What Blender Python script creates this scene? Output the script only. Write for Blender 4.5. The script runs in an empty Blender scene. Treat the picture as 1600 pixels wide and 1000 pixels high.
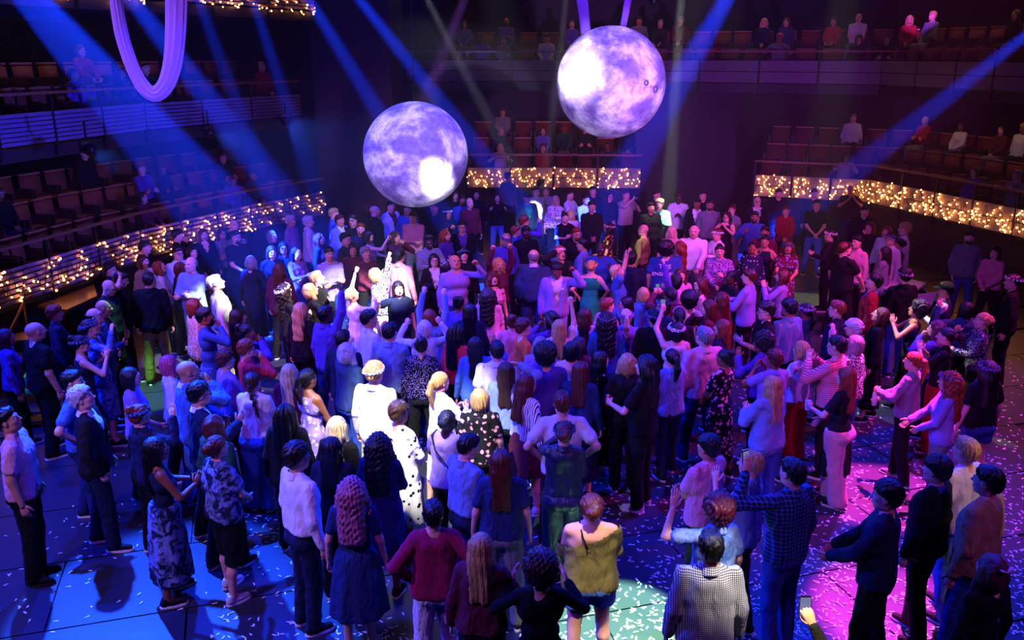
import bpy, math, random
import numpy as np
from mathutils import Vector, Matrix, Euler

C = bpy.context.scene.collection
SC = bpy.context.scene
# ---------------------------------------------------------------- camera, world, light
TH = math.radians(16.5); FPX = 1400.
cd_ = bpy.data.cameras.new('camera'); cd_.sensor_width = 36; cd_.lens = FPX/1600*36; cd_.clip_start = .1; cd_.clip_end = 200
co_ = bpy.data.objects.new('camera', cd_); C.objects.link(co_); co_.location = (0, 0, 5); co_.rotation_euler = (math.pi/2-TH, 0, 0); SC.camera = co_
def ray(px, py):
    u = (px-800)/FPX; v = (py-500)/FPX
    return u, math.cos(TH)-v*math.sin(TH), -math.sin(TH)-v*math.cos(TH)
def atz(px, py, z):
    r = ray(px, py); t = (z-5)/r[2]; return r[0]*t, r[1]*t
def aty(px, py, Y):
    r = ray(px, py); t = Y/r[1]; return r[0]*t, Y, 5+r[2]*t
def proj(x, y, z):
    z -= 5; d = y*math.cos(TH)-z*math.sin(TH)
    return 800+FPX*x/d, 500+FPX*(-y*math.sin(TH)-z*math.cos(TH))/d

W = bpy.data.worlds.new('hall dark'); SC.world = W; W.use_nodes = True
bg = W.node_tree.nodes['Background']; bg.inputs[0].default_value = (.03, .02, .25, 1); bg.inputs[1].default_value = .02
SC.view_settings.view_transform = 'Standard'; SC.view_settings.look = 'None'; SC.view_settings.gamma = 1; SC.view_settings.use_curve_mapping = False
SC.view_settings.exposure = 1.0
cy = SC.cycles
cy.max_bounces = 4; cy.diffuse_bounces = 2; cy.glossy_bounces = 2; cy.transmission_bounces = 2; cy.volume_bounces = 0; cy.transparent_max_bounces = 4
cy.caustics_reflective = False; cy.caustics_refractive = False; cy.use_denoising = True; cy.sample_clamp_indirect = 3; cy.sample_clamp_direct = 30
cy.use_light_tree = True

BLUE = (.006, .028, 1.); VIO = (.26, .045, 1.); LAV = (.46, .22, 1.); MAG = (1., .05, .62); WARM = (1., .86, .62); COOL = (.9, .92, 1.); PINK = (1., .16, .6); GREEN = (.45, 1., .25)
def spot(name, src, tgt, deg, power, col, blend=.25, size=.12):
    l = bpy.data.lights.new(name, 'SPOT'); l.energy = power; l.color = col; l.spot_size = math.radians(deg); l.spot_blend = blend; l.shadow_soft_size = size
    o = bpy.data.objects.new(name, l); C.objects.link(o); o.location = src
    o.rotation_euler = (Vector(tgt)-Vector(src)).to_track_quat('-Z', 'Y').to_euler(); return o
def floor_at(px, py, z=0): return (*atz(px, py, z), z)
# blue and violet wash from the rig over the front and sides of the floor
spot('blue_wash_left', (-10, 8.5, 9.5), (-3, 10, 0), 62, 7500, BLUE, .5)
spot('blue_wash_back', (-5.5, 14.2, 10), (-2.0, 8.5, 0), 60, 5000, BLUE, .5)
spot('blue_wash_right', (6.5, 14.2, 10), (1.5, 9, 0), 56, 6000, BLUE, .5)
spot('blue_floor_left', (-6.8, 13.0, 9.5), (-3.1, 7.3, 0), 15, 24000, (.012, .08, 1.), .12)
spot('blue_on_back', (-3, 13.5, 9), (-1.5, 19.5, 1.2), 40, 3500, BLUE, .6)
spot('violet_wash_front', (-3.5, 1.5, 9.5), (0, 13, 1.2), 66, 900, VIO, .6)
spot('violet_wash_front', (6.5, 4.5, 9.5), (2, 15, 1.2), 62, 800, (.5, .05, 1.), .6)
spot('violet_top', (0, 13.5, 11), (0, 14, 0), 62, 200, (.5, .14, 1.), .7)
spot('violet_top_back', (1.5, 13, 10.5), (1, 18.5, 1.2), 46, 1300, (.2, .05, 1.), .6)
spot('lavender_left', (-9, 12, 8.8), (-3.5, 13, 1.3), 46, 1100, LAV, .6)
spot('magenta_right', (10, 12, 9), (5, 12.5, 0), 52, 3000, MAG, .5)
spot('magenta_strip', (4.9, 12.2, 10), (3.6, 7.3, 0), 8, 28000, (1., .04, .5), .25)
spot('magenta_strip', (6.0, 12.6, 10), (4.35, 9.6, 0), 9, 32000, (1., .04, .5), .3)
spot('pink_centre', (4.5, 9, 10), (.2, 14.0, 1.2), 22, 2000, PINK, .8)
spot('pink_left', (-8, 6, 8.5), (-3.6, 12.2, 1.4), 14, 1500, (1, .10, .45), .7)
spot('magenta_back_right', (8.5, 12, 9.5), (4.2, 17, 1.2), 36, 2200, (1., .06, .75), .7)
spot('front_key_back', (-5, 3, 8), (-3.5, 18.5, 1.5), 30, 1700, (.60, .22, 1.), .7)
spot('front_key_back', (4, 3, 8), (3.5, 18.5, 1.5), 32, 1700, (.8, .16, 1.), .7)
spot('front_left_fill', (-7, 3, 7), (-2, 9, 1), 60, 1100, (.40, .26, 1.), .7)
spot('front_right_fill', (6, 2, 8), (3, 8, 1), 50, 450, (.45, .10, 1.), .7)
spot('violet_on_balcony', (4, 9, 3.6), (4.5, 26, 4.7), 40, 2000, (.6, .10, 1.), .6)
spot('blue_on_left_balcony', (0, 11, 3.4), (-8, 17, 3.9), 50, 2600, (.06, .05, 1.), .6)
# tight white and coloured specials
def special(name, src, px, py, z, r, power, col, blend=.35):
    t = floor_at(px, py, z) if z is not None else aty(px, py, 16.7); d = (Vector(t)-Vector(src)).length
    spot(name, src, t, math.degrees(2*math.atan(r/d)), power*d*d, col, blend, .08)
special('white_special_waistcoat', (1.5, 9, 10), 345, 475, 1.2, .62, 220, (1, .93, .75))
special('white_special_dancer', (1.5, 6, 10.5), 578, 445, 1.4, .95, 190, COOL)
special('warm_special_clap', (1.5, 9, 10.5), 478, 475, 1.3, .85, 90, WARM)
special('white_special_backs', (-2.5, 4, 10.5), 630, 640, 1.3, 1.2, 90, (1, .96, .85))
special('floor_pool_front', (1.05, 6.85, 11), 962, 968, 0, .64, 420, (.42, 1., .45), .12)
special('floor_pool_right', (6.4, 18.0, 11), 1262, 470, 0, .7, 60, (.75, 1., .35), .2)
special('warm_special_profile', (1, 14, 10), 1425, 500, 1.5, .5, 45, WARM)
special('warm_special_vest', (4, 14, 10), 1470, 480, 1.4, .5, 40, WARM)
special('green_floor_bars', (-5.0, 11.5, 10), 225, 620, 0, .7, 70, (.3, 1., .25), .2)
special('white_special_beam', (3.9, 19, 8.5), 1040, 335, 1.5, .7, 60, (.9, .95, .75))
special('white_special_cap', (-1, 16, 10.5), 830, 330, 1.5, .75, 45, (.85, .95, 1))
special('white_special_crown', (-1, 14, 10.5), 975, 375, 1.4, .8, 34, WARM)
special('white_floor_right', (2, 18, 10), 1375, 640, 0, .55, 26, (.75, .85, 1.), .2)
special('olive_special', (1.2, 3, 9), 925, 850, 1.2, .5, 34, (1, .85, .5))
special('check_special', (3.5, 2.5, 9), 1112, 900, 1.2, .5, 50, (1, .95, .8))
special('tan_special', (8.5, 4, 9), 1540, 790, 1.2, .6, 12, (1, .6, .3))
special('phone_hand_special', (1, 3, 8), 1250, 955, 1.85, .3, 110, (1, .8, .45))
special('moon_spot_left', (-1, 6.5, 8.5), 684, 283, None, .33, 330, (1, .98, .9), .5)
special('moon_spot_right', (-5.5, 9, 6), 898, 112, None, .64, 170, (1, 1, .97), .7)
special('moon_wash_left', (2, 5, 10), 650, 242, None, 1.3, 22, (.62, .50, 1), .3)
special('moon_wash_right', (5, 7, 9), 955, 130, None, 1.3, 19, (.62, .5, 1), .3)
special('moon_wash_left_low', (-3, 2, 3.2), 650, 242, None, 1.15, 12, (.5, .40, 1), .1)
special('moon_wash_right_low', (-1, 2, 2.6), 955, 130, None, 1.15, 12, (.6, .42, 1), .1)
# beams that show in the haze: from the upper left rig, down to the right
def beam(name, p0, p1, Y0, Y1, deg, power, col, blend=.3):
    spot(name, aty(p0[0], p0[1], Y0), aty(p1[0], p1[1], Y1), deg, power, col, blend, .05)
BB = (.006, .035, 1.)
for p0, p1, Y0, Y1, deg, pw in (((-150, -230), (300, 290), 14.0, 15.5, 12, 115), ((30, -230), (345, 180), 14.6, 16, 6, 80), ((225, -230), (395, 230), 15.5, 17, 4, 42), ((330, -200), (480, 260), 17, 18.5, 4, 46),
                                ((360, -200), (625, 230), 17, 18.5, 4.5, 80), ((420, -180), (760, 250), 17.5, 19, 4.2, 110), ((1220, -150), (1060, 130), 17, 19, 9, 60), ((1750, -60), (1380, 230), 17, 20, 6, 50)):
    beam('blue_beam', p0, p1, Y0, Y1, deg, pw*4500, BB)
beam('white_beam', (600, -130), (725, 110), 18, 20, 3.2, 60000, (.75, .7, 1)); beam('violet_beam', (775, -130), (690, 90), 18, 20, 5, 45000, (.5, .12, 1))
beam('violet_beam', (1425, -190), (1450, 70), 19, 27, 12, 2500, (.45, .06, 1), .5); beam('white_beam', (1075, -170), (1045, 300), 19.5, 20.5, 3.6, 90000, (.85, .95, .8)); beam('white_beam', (905, -170), (850, 290), 19, 20, 2.6, 50000, (.75, .8, 1))

HAZE = .006


# ---------------------------------------------------------------- materials
MAT = {}
def srgb(h):
    h = h.lstrip('#'); c = [int(h[i:i+2], 16)/255 for i in (0, 2, 4)]
    return tuple(((x+.055)/1.055)**2.4 if x > .04045 else x/12.92 for x in c) + (1,)
def nodemat(name):
    m = bpy.data.materials.new(name); m.use_nodes = True; nt = m.node_tree
    return m, nt, nt.nodes['Principled BSDF']
def N(nt, t, **kw):
    n = nt.nodes.new(t)
    for k, v in kw.items():
        if k in n.inputs: n.inputs[k].default_value = v
        else: setattr(n, k, v)
    return n
def ramp(nt, fac, stops, interp='LINEAR'):
    r = nt.nodes.new('ShaderNodeValToRGB'); r.color_ramp.interpolation = interp
    e = r.color_ramp.elements
    while len(e) < len(stops): e.new(.5)
    for q, (p, c) in zip(e, stops): q.position = p; q.color = c
    nt.links.new(fac, r.inputs[0]); return r
def bump(nt, p, fac, strength, dist=.01):
    b = N(nt, 'ShaderNodeBump', Strength=strength, Distance=dist); nt.links.new(fac, b.inputs['Height']); nt.links.new(b.outputs[0], p.inputs['Normal'])
def plain(name, col, rough=.6, metal=0., spec=.5):
    if name in MAT: return MAT[name]
    m, nt, p = nodemat(name); p.inputs['Base Color'].default_value = srgb(col) if isinstance(col, str) else col
    p.inputs['Roughness'].default_value = rough; p.inputs['Metallic'].default_value = metal; p.inputs['Specular IOR Level'].default_value = spec
    no = N(nt, 'ShaderNodeTexNoise', Scale=30.); tc = N(nt, 'ShaderNodeTexCoord'); nt.links.new(tc.outputs['Object'], no.inputs['Vector']); bump(nt, p, no.outputs[0], .15, .004)
    MAT[name] = m; return m
def glow(name, col, strength):
    if name in MAT: return MAT[name]
    m, nt, p = nodemat(name); p.inputs['Base Color'].default_value = (0, 0, 0, 1)
    p.inputs['Emission Color'].default_value = srgb(col); p.inputs['Emission Strength'].default_value = strength
    MAT[name] = m; return m

PAL = dict(k='#0b0b0d', K='#17181c', n='#141c38', N='#1c2c5c', b='#2c4a8c', B='#4468ae', l='#7489b8', w='#cfccce', W='#f4f2ee', c='#c8bb9c', t='#a98a5f', o='#77703a', g='#6f7276', G='#85868c',
           r='#a01826', R='#d03040', m='#b01858', p='#e07a98', P='#d89aa8', v='#5a3c98', V='#8f76ba', e='#1d4a34', E='#12a070', y='#d8b24a', O='#d8662e', u='#5a1830', q='#4a3424', a='#2c3e60')
HAIRC = dict(v='#a4617a', R='#c04870', W='#dcd8d4', k='#0d0a0a', d='#1d120e', b='#3c2417', a='#571f12', r='#8a3a1c', y='#c09a5c', Y='#dcc48c', g='#7f7c7c', w='#c8c4c4', m='#5c1a30')
SKIN = dict(p='#e0ab92', m='#c48a68', b='#8a5537', d='#4a2b1e')

def cloth(code):
    """two letters of the palette and a pattern: w-, nw.dots, ..."""
    key = 'cloth '+code
    if key in MAT: return MAT[key]
    cc, pat = (code.split('.')+[''])[:2]; cc = cc.replace('-', ''); c1 = srgb(PAL[cc[0]]); c2 = srgb(PAL[cc[1]]) if len(cc) > 1 else c1
    m, nt, p = nodemat(key); L = nt.links.new
    p.inputs['Roughness'].default_value = .45 if pat == 'satin' else .85; p.inputs['Specular IOR Level'].default_value = .5 if pat == 'satin' else .25
    tc = N(nt, 'ShaderNodeTexCoord'); o = tc.outputs['Object']
    nz = N(nt, 'ShaderNodeTexNoise', Scale=7., Detail=3.); L(o, nz.inputs['Vector'])
    if pat in ('stripes', 'vstripes'):
        mp = N(nt, 'ShaderNodeMapping'); L(o, mp.inputs['Vector'])
        w = N(nt, 'ShaderNodeTexWave', Scale=13. if pat == 'stripes' else 15., Distortion=.4, bands_direction='Z' if pat == 'stripes' else 'X'); L(mp.outputs[0], w.inputs['Vector'])
        r = ramp(nt, w.outputs['Fac'], [(0, c1), (.62, c1), (.68, c2), (1, c2)]); L(r.outputs[0], p.inputs['Base Color'])
    elif pat in ('plaid', 'gingham'):
        f = 9. if pat == 'plaid' else 22.; R = []
        for d in ('X', 'Z'):
            w = N(nt, 'ShaderNodeTexWave', Scale=f, bands_direction=d); L(o, w.inputs['Vector'])
            R.append(ramp(nt, w.outputs['Fac'], [(0, (0, 0, 0, 1)), (.78 if pat == 'plaid' else .45, (0, 0, 0, 1)), (.84 if pat == 'plaid' else .55, (1, 1, 1, 1))]))
        a = N(nt, 'ShaderNodeMath', operation='ADD'); L(R[0].outputs[0], a.inputs[0]); L(R[1].outputs[0], a.inputs[1])
        h = N(nt, 'ShaderNodeMath', operation='MULTIPLY'); L(a.outputs[0], h.inputs[0]); h.inputs[1].default_value = .5
        r = ramp(nt, h.outputs[0], [(0, c1), (.5, tuple((x+y)/2 for x, y in zip(c1, c2))), (1, c2)]); L(r.outputs[0], p.inputs['Base Color'])
    elif pat in ('floral', 'dots', 'sequins', 'leopard', 'birds'):
        sc = dict(floral=16., dots=15., sequins=70., leopard=38., birds=13.)[pat]
        v = N(nt, 'ShaderNodeTexVoronoi', Scale=sc, Randomness=.35 if pat == 'dots' else .9)
        if pat == 'floral':
            ad = N(nt, 'ShaderNodeVectorMath', operation='ADD'); n2 = N(nt, 'ShaderNodeTexNoise', Scale=28.); L(o, n2.inputs['Vector'])
            sm = N(nt, 'ShaderNodeVectorMath', operation='SCALE'); sm.inputs['Scale'].default_value = .035; L(n2.outputs['Color'], sm.inputs[0]); L(o, ad.inputs[0]); L(sm.outputs[0], ad.inputs[1]); L(ad.outputs[0], v.inputs['Vector'])
        else: L(o, v.inputs['Vector'])
        th = dict(floral=.34, dots=.20, sequins=.30, leopard=.45, birds=.22)[pat]
        r = ramp(nt, v.outputs['Distance'], [(0, c2), (th, c2), (th+.05, c1), (1, c1)]); L(r.outputs[0], p.inputs['Base Color'])
        if pat == 'sequins': p.inputs['Roughness'].default_value = .25
    elif pat == 'tiedye':
        n2 = N(nt, 'ShaderNodeTexNoise', Scale=9., Detail=5., Distortion=1.2); L(o, n2.inputs['Vector'])
        r = ramp(nt, n2.outputs[0], [(.42, c1), (.56, c2)]); L(r.outputs[0], p.inputs['Base Color'])
    else:
        d = tuple(x*.82 for x in c1[:3])+(1,)
        r = ramp(nt, nz.outputs[0], [(.3, d), (.65, c1)]); L(r.outputs[0], p.inputs['Base Color'])
    n3 = N(nt, 'ShaderNodeTexNoise', Scale=14. , Detail=4., Distortion=.8); L(o, n3.inputs['Vector'])
    if pat == 'rib':
        w = N(nt, 'ShaderNodeTexWave', Scale=24., bands_direction='X'); L(o, w.inputs['Vector']); bump(nt, p, w.outputs['Fac'], .9, .012)
    else:
        mp = N(nt, 'ShaderNodeMapping'); mp.inputs['Scale'].default_value = (1.2, 1.2, .42); mp.inputs['Rotation'].default_value = (.3, .35, 0); L(o, mp.inputs[0])
        n4 = N(nt, 'ShaderNodeTexNoise', Scale=11., Detail=2.5, Distortion=1.3); L(mp.outputs[0], n4.inputs['Vector'])
        b1 = N(nt, 'ShaderNodeBump', Strength=.7, Distance=.03); L(n4.outputs[0], b1.inputs['Height']); b2 = N(nt, 'ShaderNodeBump', Strength=.3, Distance=.015); L(n3.outputs[0], b2.inputs['Height']); L(b1.outputs[0], b2.inputs['Normal']); L(b2.outputs[0], p.inputs['Normal'])
    MAT[key] = m; return m
def skinmat(c):
    key = 'skin '+c
    if key in MAT: return MAT[key]
    m, nt, p = nodemat(key); tc = N(nt, 'ShaderNodeTexCoord'); nz = N(nt, 'ShaderNodeTexNoise', Scale=11., Detail=3.); nt.links.new(tc.outputs['Object'], nz.inputs['Vector'])
    a = srgb(SKIN[c]); r = ramp(nt, nz.outputs[0], [(.3, (a[0]*.9, a[1]*.8, a[2]*.78, 1)), (.7, a)]); nt.links.new(r.outputs[0], p.inputs['Base Color'])
    p.inputs['Roughness'].default_value = .5; MAT[key] = m; return m
def hairmat(c):
    key = 'hair '+c
    if key in MAT: return MAT[key]
    m, nt, p = nodemat(key); tc = N(nt, 'ShaderNodeTexCoord'); mp = N(nt, 'ShaderNodeMapping'); mp.inputs['Scale'].default_value = (1, 1, .12)
    nz = N(nt, 'ShaderNodeTexNoise', Scale=90., Detail=3.); nt.links.new(tc.outputs['Object'], mp.inputs[0]); nt.links.new(mp.outputs[0], nz.inputs['Vector'])
    a = srgb(HAIRC[c]); r = ramp(nt, nz.outputs[0], [(.35, tuple(x*.55 for x in a[:3])+(1,)), (.65, tuple(min(1, x*1.25) for x in a[:3])+(1,))]); nt.links.new(r.outputs[0], p.inputs['Base Color'])
    p.inputs['Roughness'].default_value = .36; bump(nt, p, nz.outputs[0], .9, .012); MAT[key] = m; return m

# ---------------------------------------------------------------- objects
def put(name, me, mats=None, parent=None, M=None):
    """link a mesh as one object; mats override the mesh's own slots on this object only"""
    o = bpy.data.objects.new(name, me); C.objects.link(o)
    if parent is not None: o.parent = parent
    if mats:
        for i, m in enumerate(mats):
            if m is None: continue
            if i >= len(me.materials): me.materials.append(None)
            s = o.material_slots[i]; s.link = 'OBJECT'; s.material = m
    if M is not None: o.matrix_local = M
    return o
def tag(o, label=None, cat=None, group=None, kind=None):
    if label: o['label'] = label
    if cat: o['category'] = cat
    if group: o['group'] = group
    if kind: o['kind'] = kind
    return o
def empty(name, loc=(0, 0, 0), rz=0., label=None, cat=None, group=None):
    o = bpy.data.objects.new(name, None); C.objects.link(o); o.empty_display_size = .2
    o.location = loc; o.rotation_euler = (0, 0, rz); return tag(o, label, cat, group)
# ---------------------------------------------------------------- body building
def unit(v):
    v = np.asarray(v, float); return v / (np.linalg.norm(v) + 1e-9)

class Field:
    """a solid on a grid; shapes are blended into it, then a skin is drawn round it"""
    def __init__(s, lo, hi, h):
        s.lo = np.array(lo, float); s.h = h
        s.n = np.ceil((np.array(hi) - s.lo) / h).astype(int) + 2
        s.f = np.full(s.n, .3)
    def block(s, lo, hi):
        a = np.clip(np.floor((np.array(lo) - s.lo) / s.h).astype(int), 0, s.n)
        b = np.clip(np.ceil((np.array(hi) - s.lo) / s.h).astype(int) + 1, 0, s.n)
        if (b <= a).any(): return None
        sl = tuple(slice(i, j) for i, j in zip(a, b))
        ax = [s.lo[k] + s.h * np.arange(a[k], b[k]) for k in range(3)]
        return sl, ax[0][:, None, None], ax[1][None, :, None], ax[2][None, None, :]
    def mix(s, sl, d, k):
        f = s.f[sl]
        t = np.clip(.5 + .5 * (f - d) / k, 0, 1)
        s.f[sl] = f * (1 - t) + d * t - k * t * (1 - t)
    def cap(s, a, b, r1, r2=None, sy=1., k=.03):
        r2 = r1 if r2 is None else r2
        a = np.array(a, float); b = np.array(b, float); m = max(r1, r2) + .06
        q = s.block(np.minimum(a, b) - m, np.maximum(a, b) + m)
        if q is None: return
        sl, X, Y, Z = q
        Y = (Y - a[1]) / sy; a2 = a.copy(); b2 = b.copy(); a2[1] = 0; b2[1] = (b[1] - a[1]) / sy
        ab = b2 - a2; L = ab @ ab + 1e-9
        px = X - a2[0]; pz = Z - a2[2]
        t = np.clip((px * ab[0] + Y * ab[1] + pz * ab[2]) / L, 0, 1)
        d = np.sqrt((px - t * ab[0]) ** 2 + (Y - t * ab[1]) ** 2 + (pz - t * ab[2]) ** 2) - (r1 + (r2 - r1) * t)
        s.mix(sl, d, k)
    def ell(s, c, r, k=.02, cut=False):
        c = np.array(c, float); r = np.array(r, float)
        q = s.block(c - r - .06, c + r + .06)
        if q is None: return
        sl, X, Y, Z = q
        d = (np.sqrt(((X - c[0]) / r[0]) ** 2 + ((Y - c[1]) / r[1]) ** 2 + ((Z - c[2]) / r[2]) ** 2) - 1) * r.min()
        if cut:
            f = s.f[sl]; t = np.clip(.5 - .5 * (f + d) / k, 0, 1)
            s.f[sl] = f * (1 - t) + (-d) * t + k * t * (1 - t)
        else: s.mix(sl, d, k)
    def axes(s):
        return [s.lo[k] + s.h * np.arange(s.n[k]) for k in range(3)]
    def clipz(s, zlo=None, zhi=None):
        z = s.axes()[2][None, None, :]
        if zlo is not None: s.f = np.maximum(s.f, zlo - z)
        if zhi is not None: s.f = np.maximum(s.f, z - zhi)
    def skin(s):
        f = s.f; f[0] = f[-1] = .1; f[:, 0] = f[:, -1] = .1; f[:, :, 0] = f[:, :, -1] = .1
        n = np.array(f.shape); S = f < 0
        c = S[:-1, :-1, :-1].astype(np.int8)
        tot = sum(S[i:n[0]-1+i, j:n[1]-1+j, k:n[2]-1+k].astype(np.int8) for i in (0, 1) for j in (0, 1) for k in (0, 1))
        I, J, K = np.nonzero((tot > 0) & (tot < 8))
        idx = np.full(c.shape, -1, np.int64); idx[I, J, K] = np.arange(len(I))
        P = np.zeros((len(I), 3)); C = np.zeros(len(I))
        g = {(i, j, k): f[I+i, J+j, K+k] for i in (0, 1) for j in (0, 1) for k in (0, 1)}
        for p0 in g:
            for ax in range(3):
                if p0[ax]: continue
                p1 = list(p0); p1[ax] = 1; p1 = tuple(p1)
                a, b = g[p0], g[p1]; x = (a < 0) != (b < 0)
                t = np.where(x, a / np.where(x, a - b, 1), 0)
                for m in range(3): P[:, m] += x * (p0[m] + (t if m == ax else 0))
                C += x
        V = s.lo + s.h * (np.stack([I, J, K], 1) + P / C[:, None])
        Q = []
        for ax in range(3):
            o = [a for a in range(3) if a != ax]
            sa = [slice(1, -1)] * 3; sb = [slice(1, -1)] * 3
            sa[ax] = slice(0, -1); sb[ax] = slice(1, None)
            A = S[tuple(sa)]; B = S[tuple(sb)]
            e = np.stack(np.nonzero(A != B), 1)
            if not len(e): continue
            fl = A[e[:, 0], e[:, 1], e[:, 2]]
            base = e.copy(); base[:, o[0]] += 1; base[:, o[1]] += 1
            def cell(du, dv):
                q = base.copy(); q[:, o[0]] -= du; q[:, o[1]] -= dv
                return idx[q[:, 0], q[:, 1], q[:, 2]]
            q = np.stack([cell(1, 1), cell(0, 1), cell(0, 0), cell(1, 0)], 1)
            if ax == 1: fl = ~fl
            q[~fl] = q[~fl][:, ::-1]
            Q.append(q)
        Q = np.concatenate(Q) if Q else np.zeros((0, 4), int)
        return V, Q

def vnormals(V, Q):
    n = np.cross(V[Q[:, 2]] - V[Q[:, 0]], V[Q[:, 3]] - V[Q[:, 1]])
    N = np.zeros_like(V)
    for k in range(4): np.add.at(N, Q[:, k], n)
    return N / (np.linalg.norm(N, axis=1)[:, None] + 1e-9)

def mesh_np(name, V, faces, mats=None, smooth=True):
    """faces: list of (array (n,k), material index)"""
    me = bpy.data.meshes.new(name)
    F = [(np.asarray(q), m) for q, m in faces if len(q)]
    nl = sum(q.size for q, m in F); nf = sum(len(q) for q, m in F)
    me.vertices.add(len(V)); me.vertices.foreach_set('co', np.asarray(V, np.float32).ravel())
    me.loops.add(nl); me.polygons.add(nf)
    me.loops.foreach_set('vertex_index', np.concatenate([q.ravel() for q, m in F]).astype(np.int32))
    tot = np.concatenate([np.full(len(q), q.shape[1]) for q, m in F])
    me.polygons.foreach_set('loop_start', np.concatenate([[0], np.cumsum(tot)[:-1]]).astype(np.int32))
    me.polygons.foreach_set('material_index', np.concatenate([np.full(len(q), m) for q, m in F]).astype(np.int32))
    me.polygons.foreach_set('use_smooth', np.full(nf, smooth))
    for m in (mats or []): me.materials.append(m)
    me.update(calc_edges=True); me.validate()
    return me

class Acc:
    """collects pieces of one mesh"""
    def __init__(s): s.V = []; s.F = []; s.n = 0
    def add(s, V, Q, m=0):
        s.V.append(np.asarray(V, float)); s.F.append((np.asarray(Q) + s.n, m)); s.n += len(V)
    def tube(s, pts, rad, n=6, m=0, flat=1., closed=True, up=(0, 0, 1.)):
        pts = np.asarray(pts, float); k = len(pts)
        rad = np.broadcast_to(np.asarray(rad, float), (k,))
        t = np.gradient(pts, axis=0); t /= np.linalg.norm(t, axis=1)[:, None] + 1e-9
        u = np.asarray(up, float); R = []
        for i in range(k):
            a = np.cross(t[i], u)
            if np.linalg.norm(a) < .15: a = np.cross(t[i], (0, 1., 0) if abs(t[i][1]) < .8 else (1., 0, 0))
            a /= np.linalg.norm(a); b = np.cross(a, t[i])
            th = np.arange(n) * 2 * math.pi / n
            R.append(pts[i] + rad[i] * (np.cos(th)[:, None] * a + flat * np.sin(th)[:, None] * b))
        V = np.concatenate(R); i = np.arange(n); j = (i + 1) % n
        Q = np.concatenate([np.stack([r*n+i, r*n+j, r*n+n+j, r*n+n+i], 1) for r in range(k-1)])
        if closed:
            V = np.concatenate([V, pts[:1] - t[:1]*rad[0]*.4, pts[-1:] + t[-1:]*rad[-1]*.6]); a, b = len(V)-2, len(V)-1
            T = np.concatenate([np.stack([i*0+a, j, i], 1), np.stack([i*0+b, (k-1)*n+i, (k-1)*n+j], 1)])
            s.V.append(V); s.F += [(Q + s.n, m), (T + s.n, m)]; s.n += len(V)
        else: s.add(V, Q, m)
    def ball(s, c, r, m=0, nu=8, nv=5, R=None):
        r = np.broadcast_to(np.asarray(r, float), (3,))
        V = [[0, 0, 1.]]
        for a in range(1, nv):
            for b in range(nu):
                p = math.pi*a/nv; q = 2*math.pi*b/nu
                V.append([math.sin(p)*math.cos(q), math.sin(p)*math.sin(q), math.cos(p)])
        V.append([0, 0, -1.]); V = np.array(V) * r
        if R is not None: V = V @ np.asarray(R).T
        V = V + np.asarray(c, float)
        i = np.arange(nu); j = (i+1) % nu; L = len(V)-1
        Q = np.concatenate([np.stack([1+a*nu+i, 1+a*nu+nu+i, 1+a*nu+nu+j, 1+a*nu+j], 1) for a in range(nv-2)])
        T = np.concatenate([np.stack([i*0, 1+i, 1+j], 1), np.stack([i*0+L, 1+(nv-2)*nu+j, 1+(nv-2)*nu+i], 1)])
        s.V.append(V); s.F += [(Q + s.n, m), (T + s.n, m)]; s.n += len(V)
    def box(s, c, d, m=0, R=None):
        V = np.array([[x, y, z] for x in (-.5, .5) for y in (-.5, .5) for z in (-.5, .5)]) * np.asarray(d, float)
        if R is not None: V = V @ np.asarray(R).T
        s.add(V + np.asarray(c, float), np.array([[0,1,3,2],[4,6,7,5],[0,4,5,1],[2,3,7,6],[0,2,6,4],[1,5,7,3]]), m)
    def bars(s, quads, z0, z1, m=0):
        pass
    def mesh(s, name, mats=None, smooth=True):
        return mesh_np(name, np.concatenate(s.V), s.F, mats, smooth)

def rotx(a): c, s = math.cos(a), math.sin(a); return np.array([[1, 0, 0], [0, c, -s], [0, s, c]])
def roty(a): c, s = math.cos(a), math.sin(a); return np.array([[c, 0, s], [0, 1, 0], [-s, 0, c]])
def rotz(a): c, s = math.cos(a), math.sin(a); return np.array([[c, -s, 0], [s, c, 0], [0, 0, 1]])

# the head: origin in its middle, face towards +Y, 0.235 m tall
def head_solid(h, female=0):
    F = Field((-.1, -.13, -.21), (.1, .13, .125), h)
    w = .97 if female else 1.
    F.ell((0, -.014, .03), (.075*w, .093, .086))
    F.ell((0, .02, -.03), (.06*w, .068, .084), k=.03)
    F.ell((0, .055, -.093), (.03*w, .026, .022), k=.03)
    for x in (-1, 1):
        F.ell((x*.043, .048, -.022), (.024, .03, .022), k=.02)
        F.ell((x*.045*w, .012, -.07), (.022, .04, .025), k=.03)
        F.ell((x*.077*w, -.008, -.006), (.010, .021, .033), k=.006)
    F.cap((-.036, .072, .022), (.036, .072, .022), .013, k=.018)
    for x in (-1, 1): F.ell((x*.031, .098, .002), (.018, .017, .011), k=.014, cut=True)
    F.cap((0, .083, .016), (0, .108, -.024), .008, .0125, k=.012)
    for x in (-1, 1): F.ell((x*.013, .095, -.029), (.009, .011, .008), k=.008)
    F.cap((-.016, .083, -.055), (.016, .083, -.055), .009, k=.01)
    F.cap((-.012, .081, -.066), (.012, .081, -.066), .009, k=.01)
    F.cap((0, -.026, -.05), (0, -.034, -.19), .052*w, .050*w, k=.03)
    return F.skin()

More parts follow.
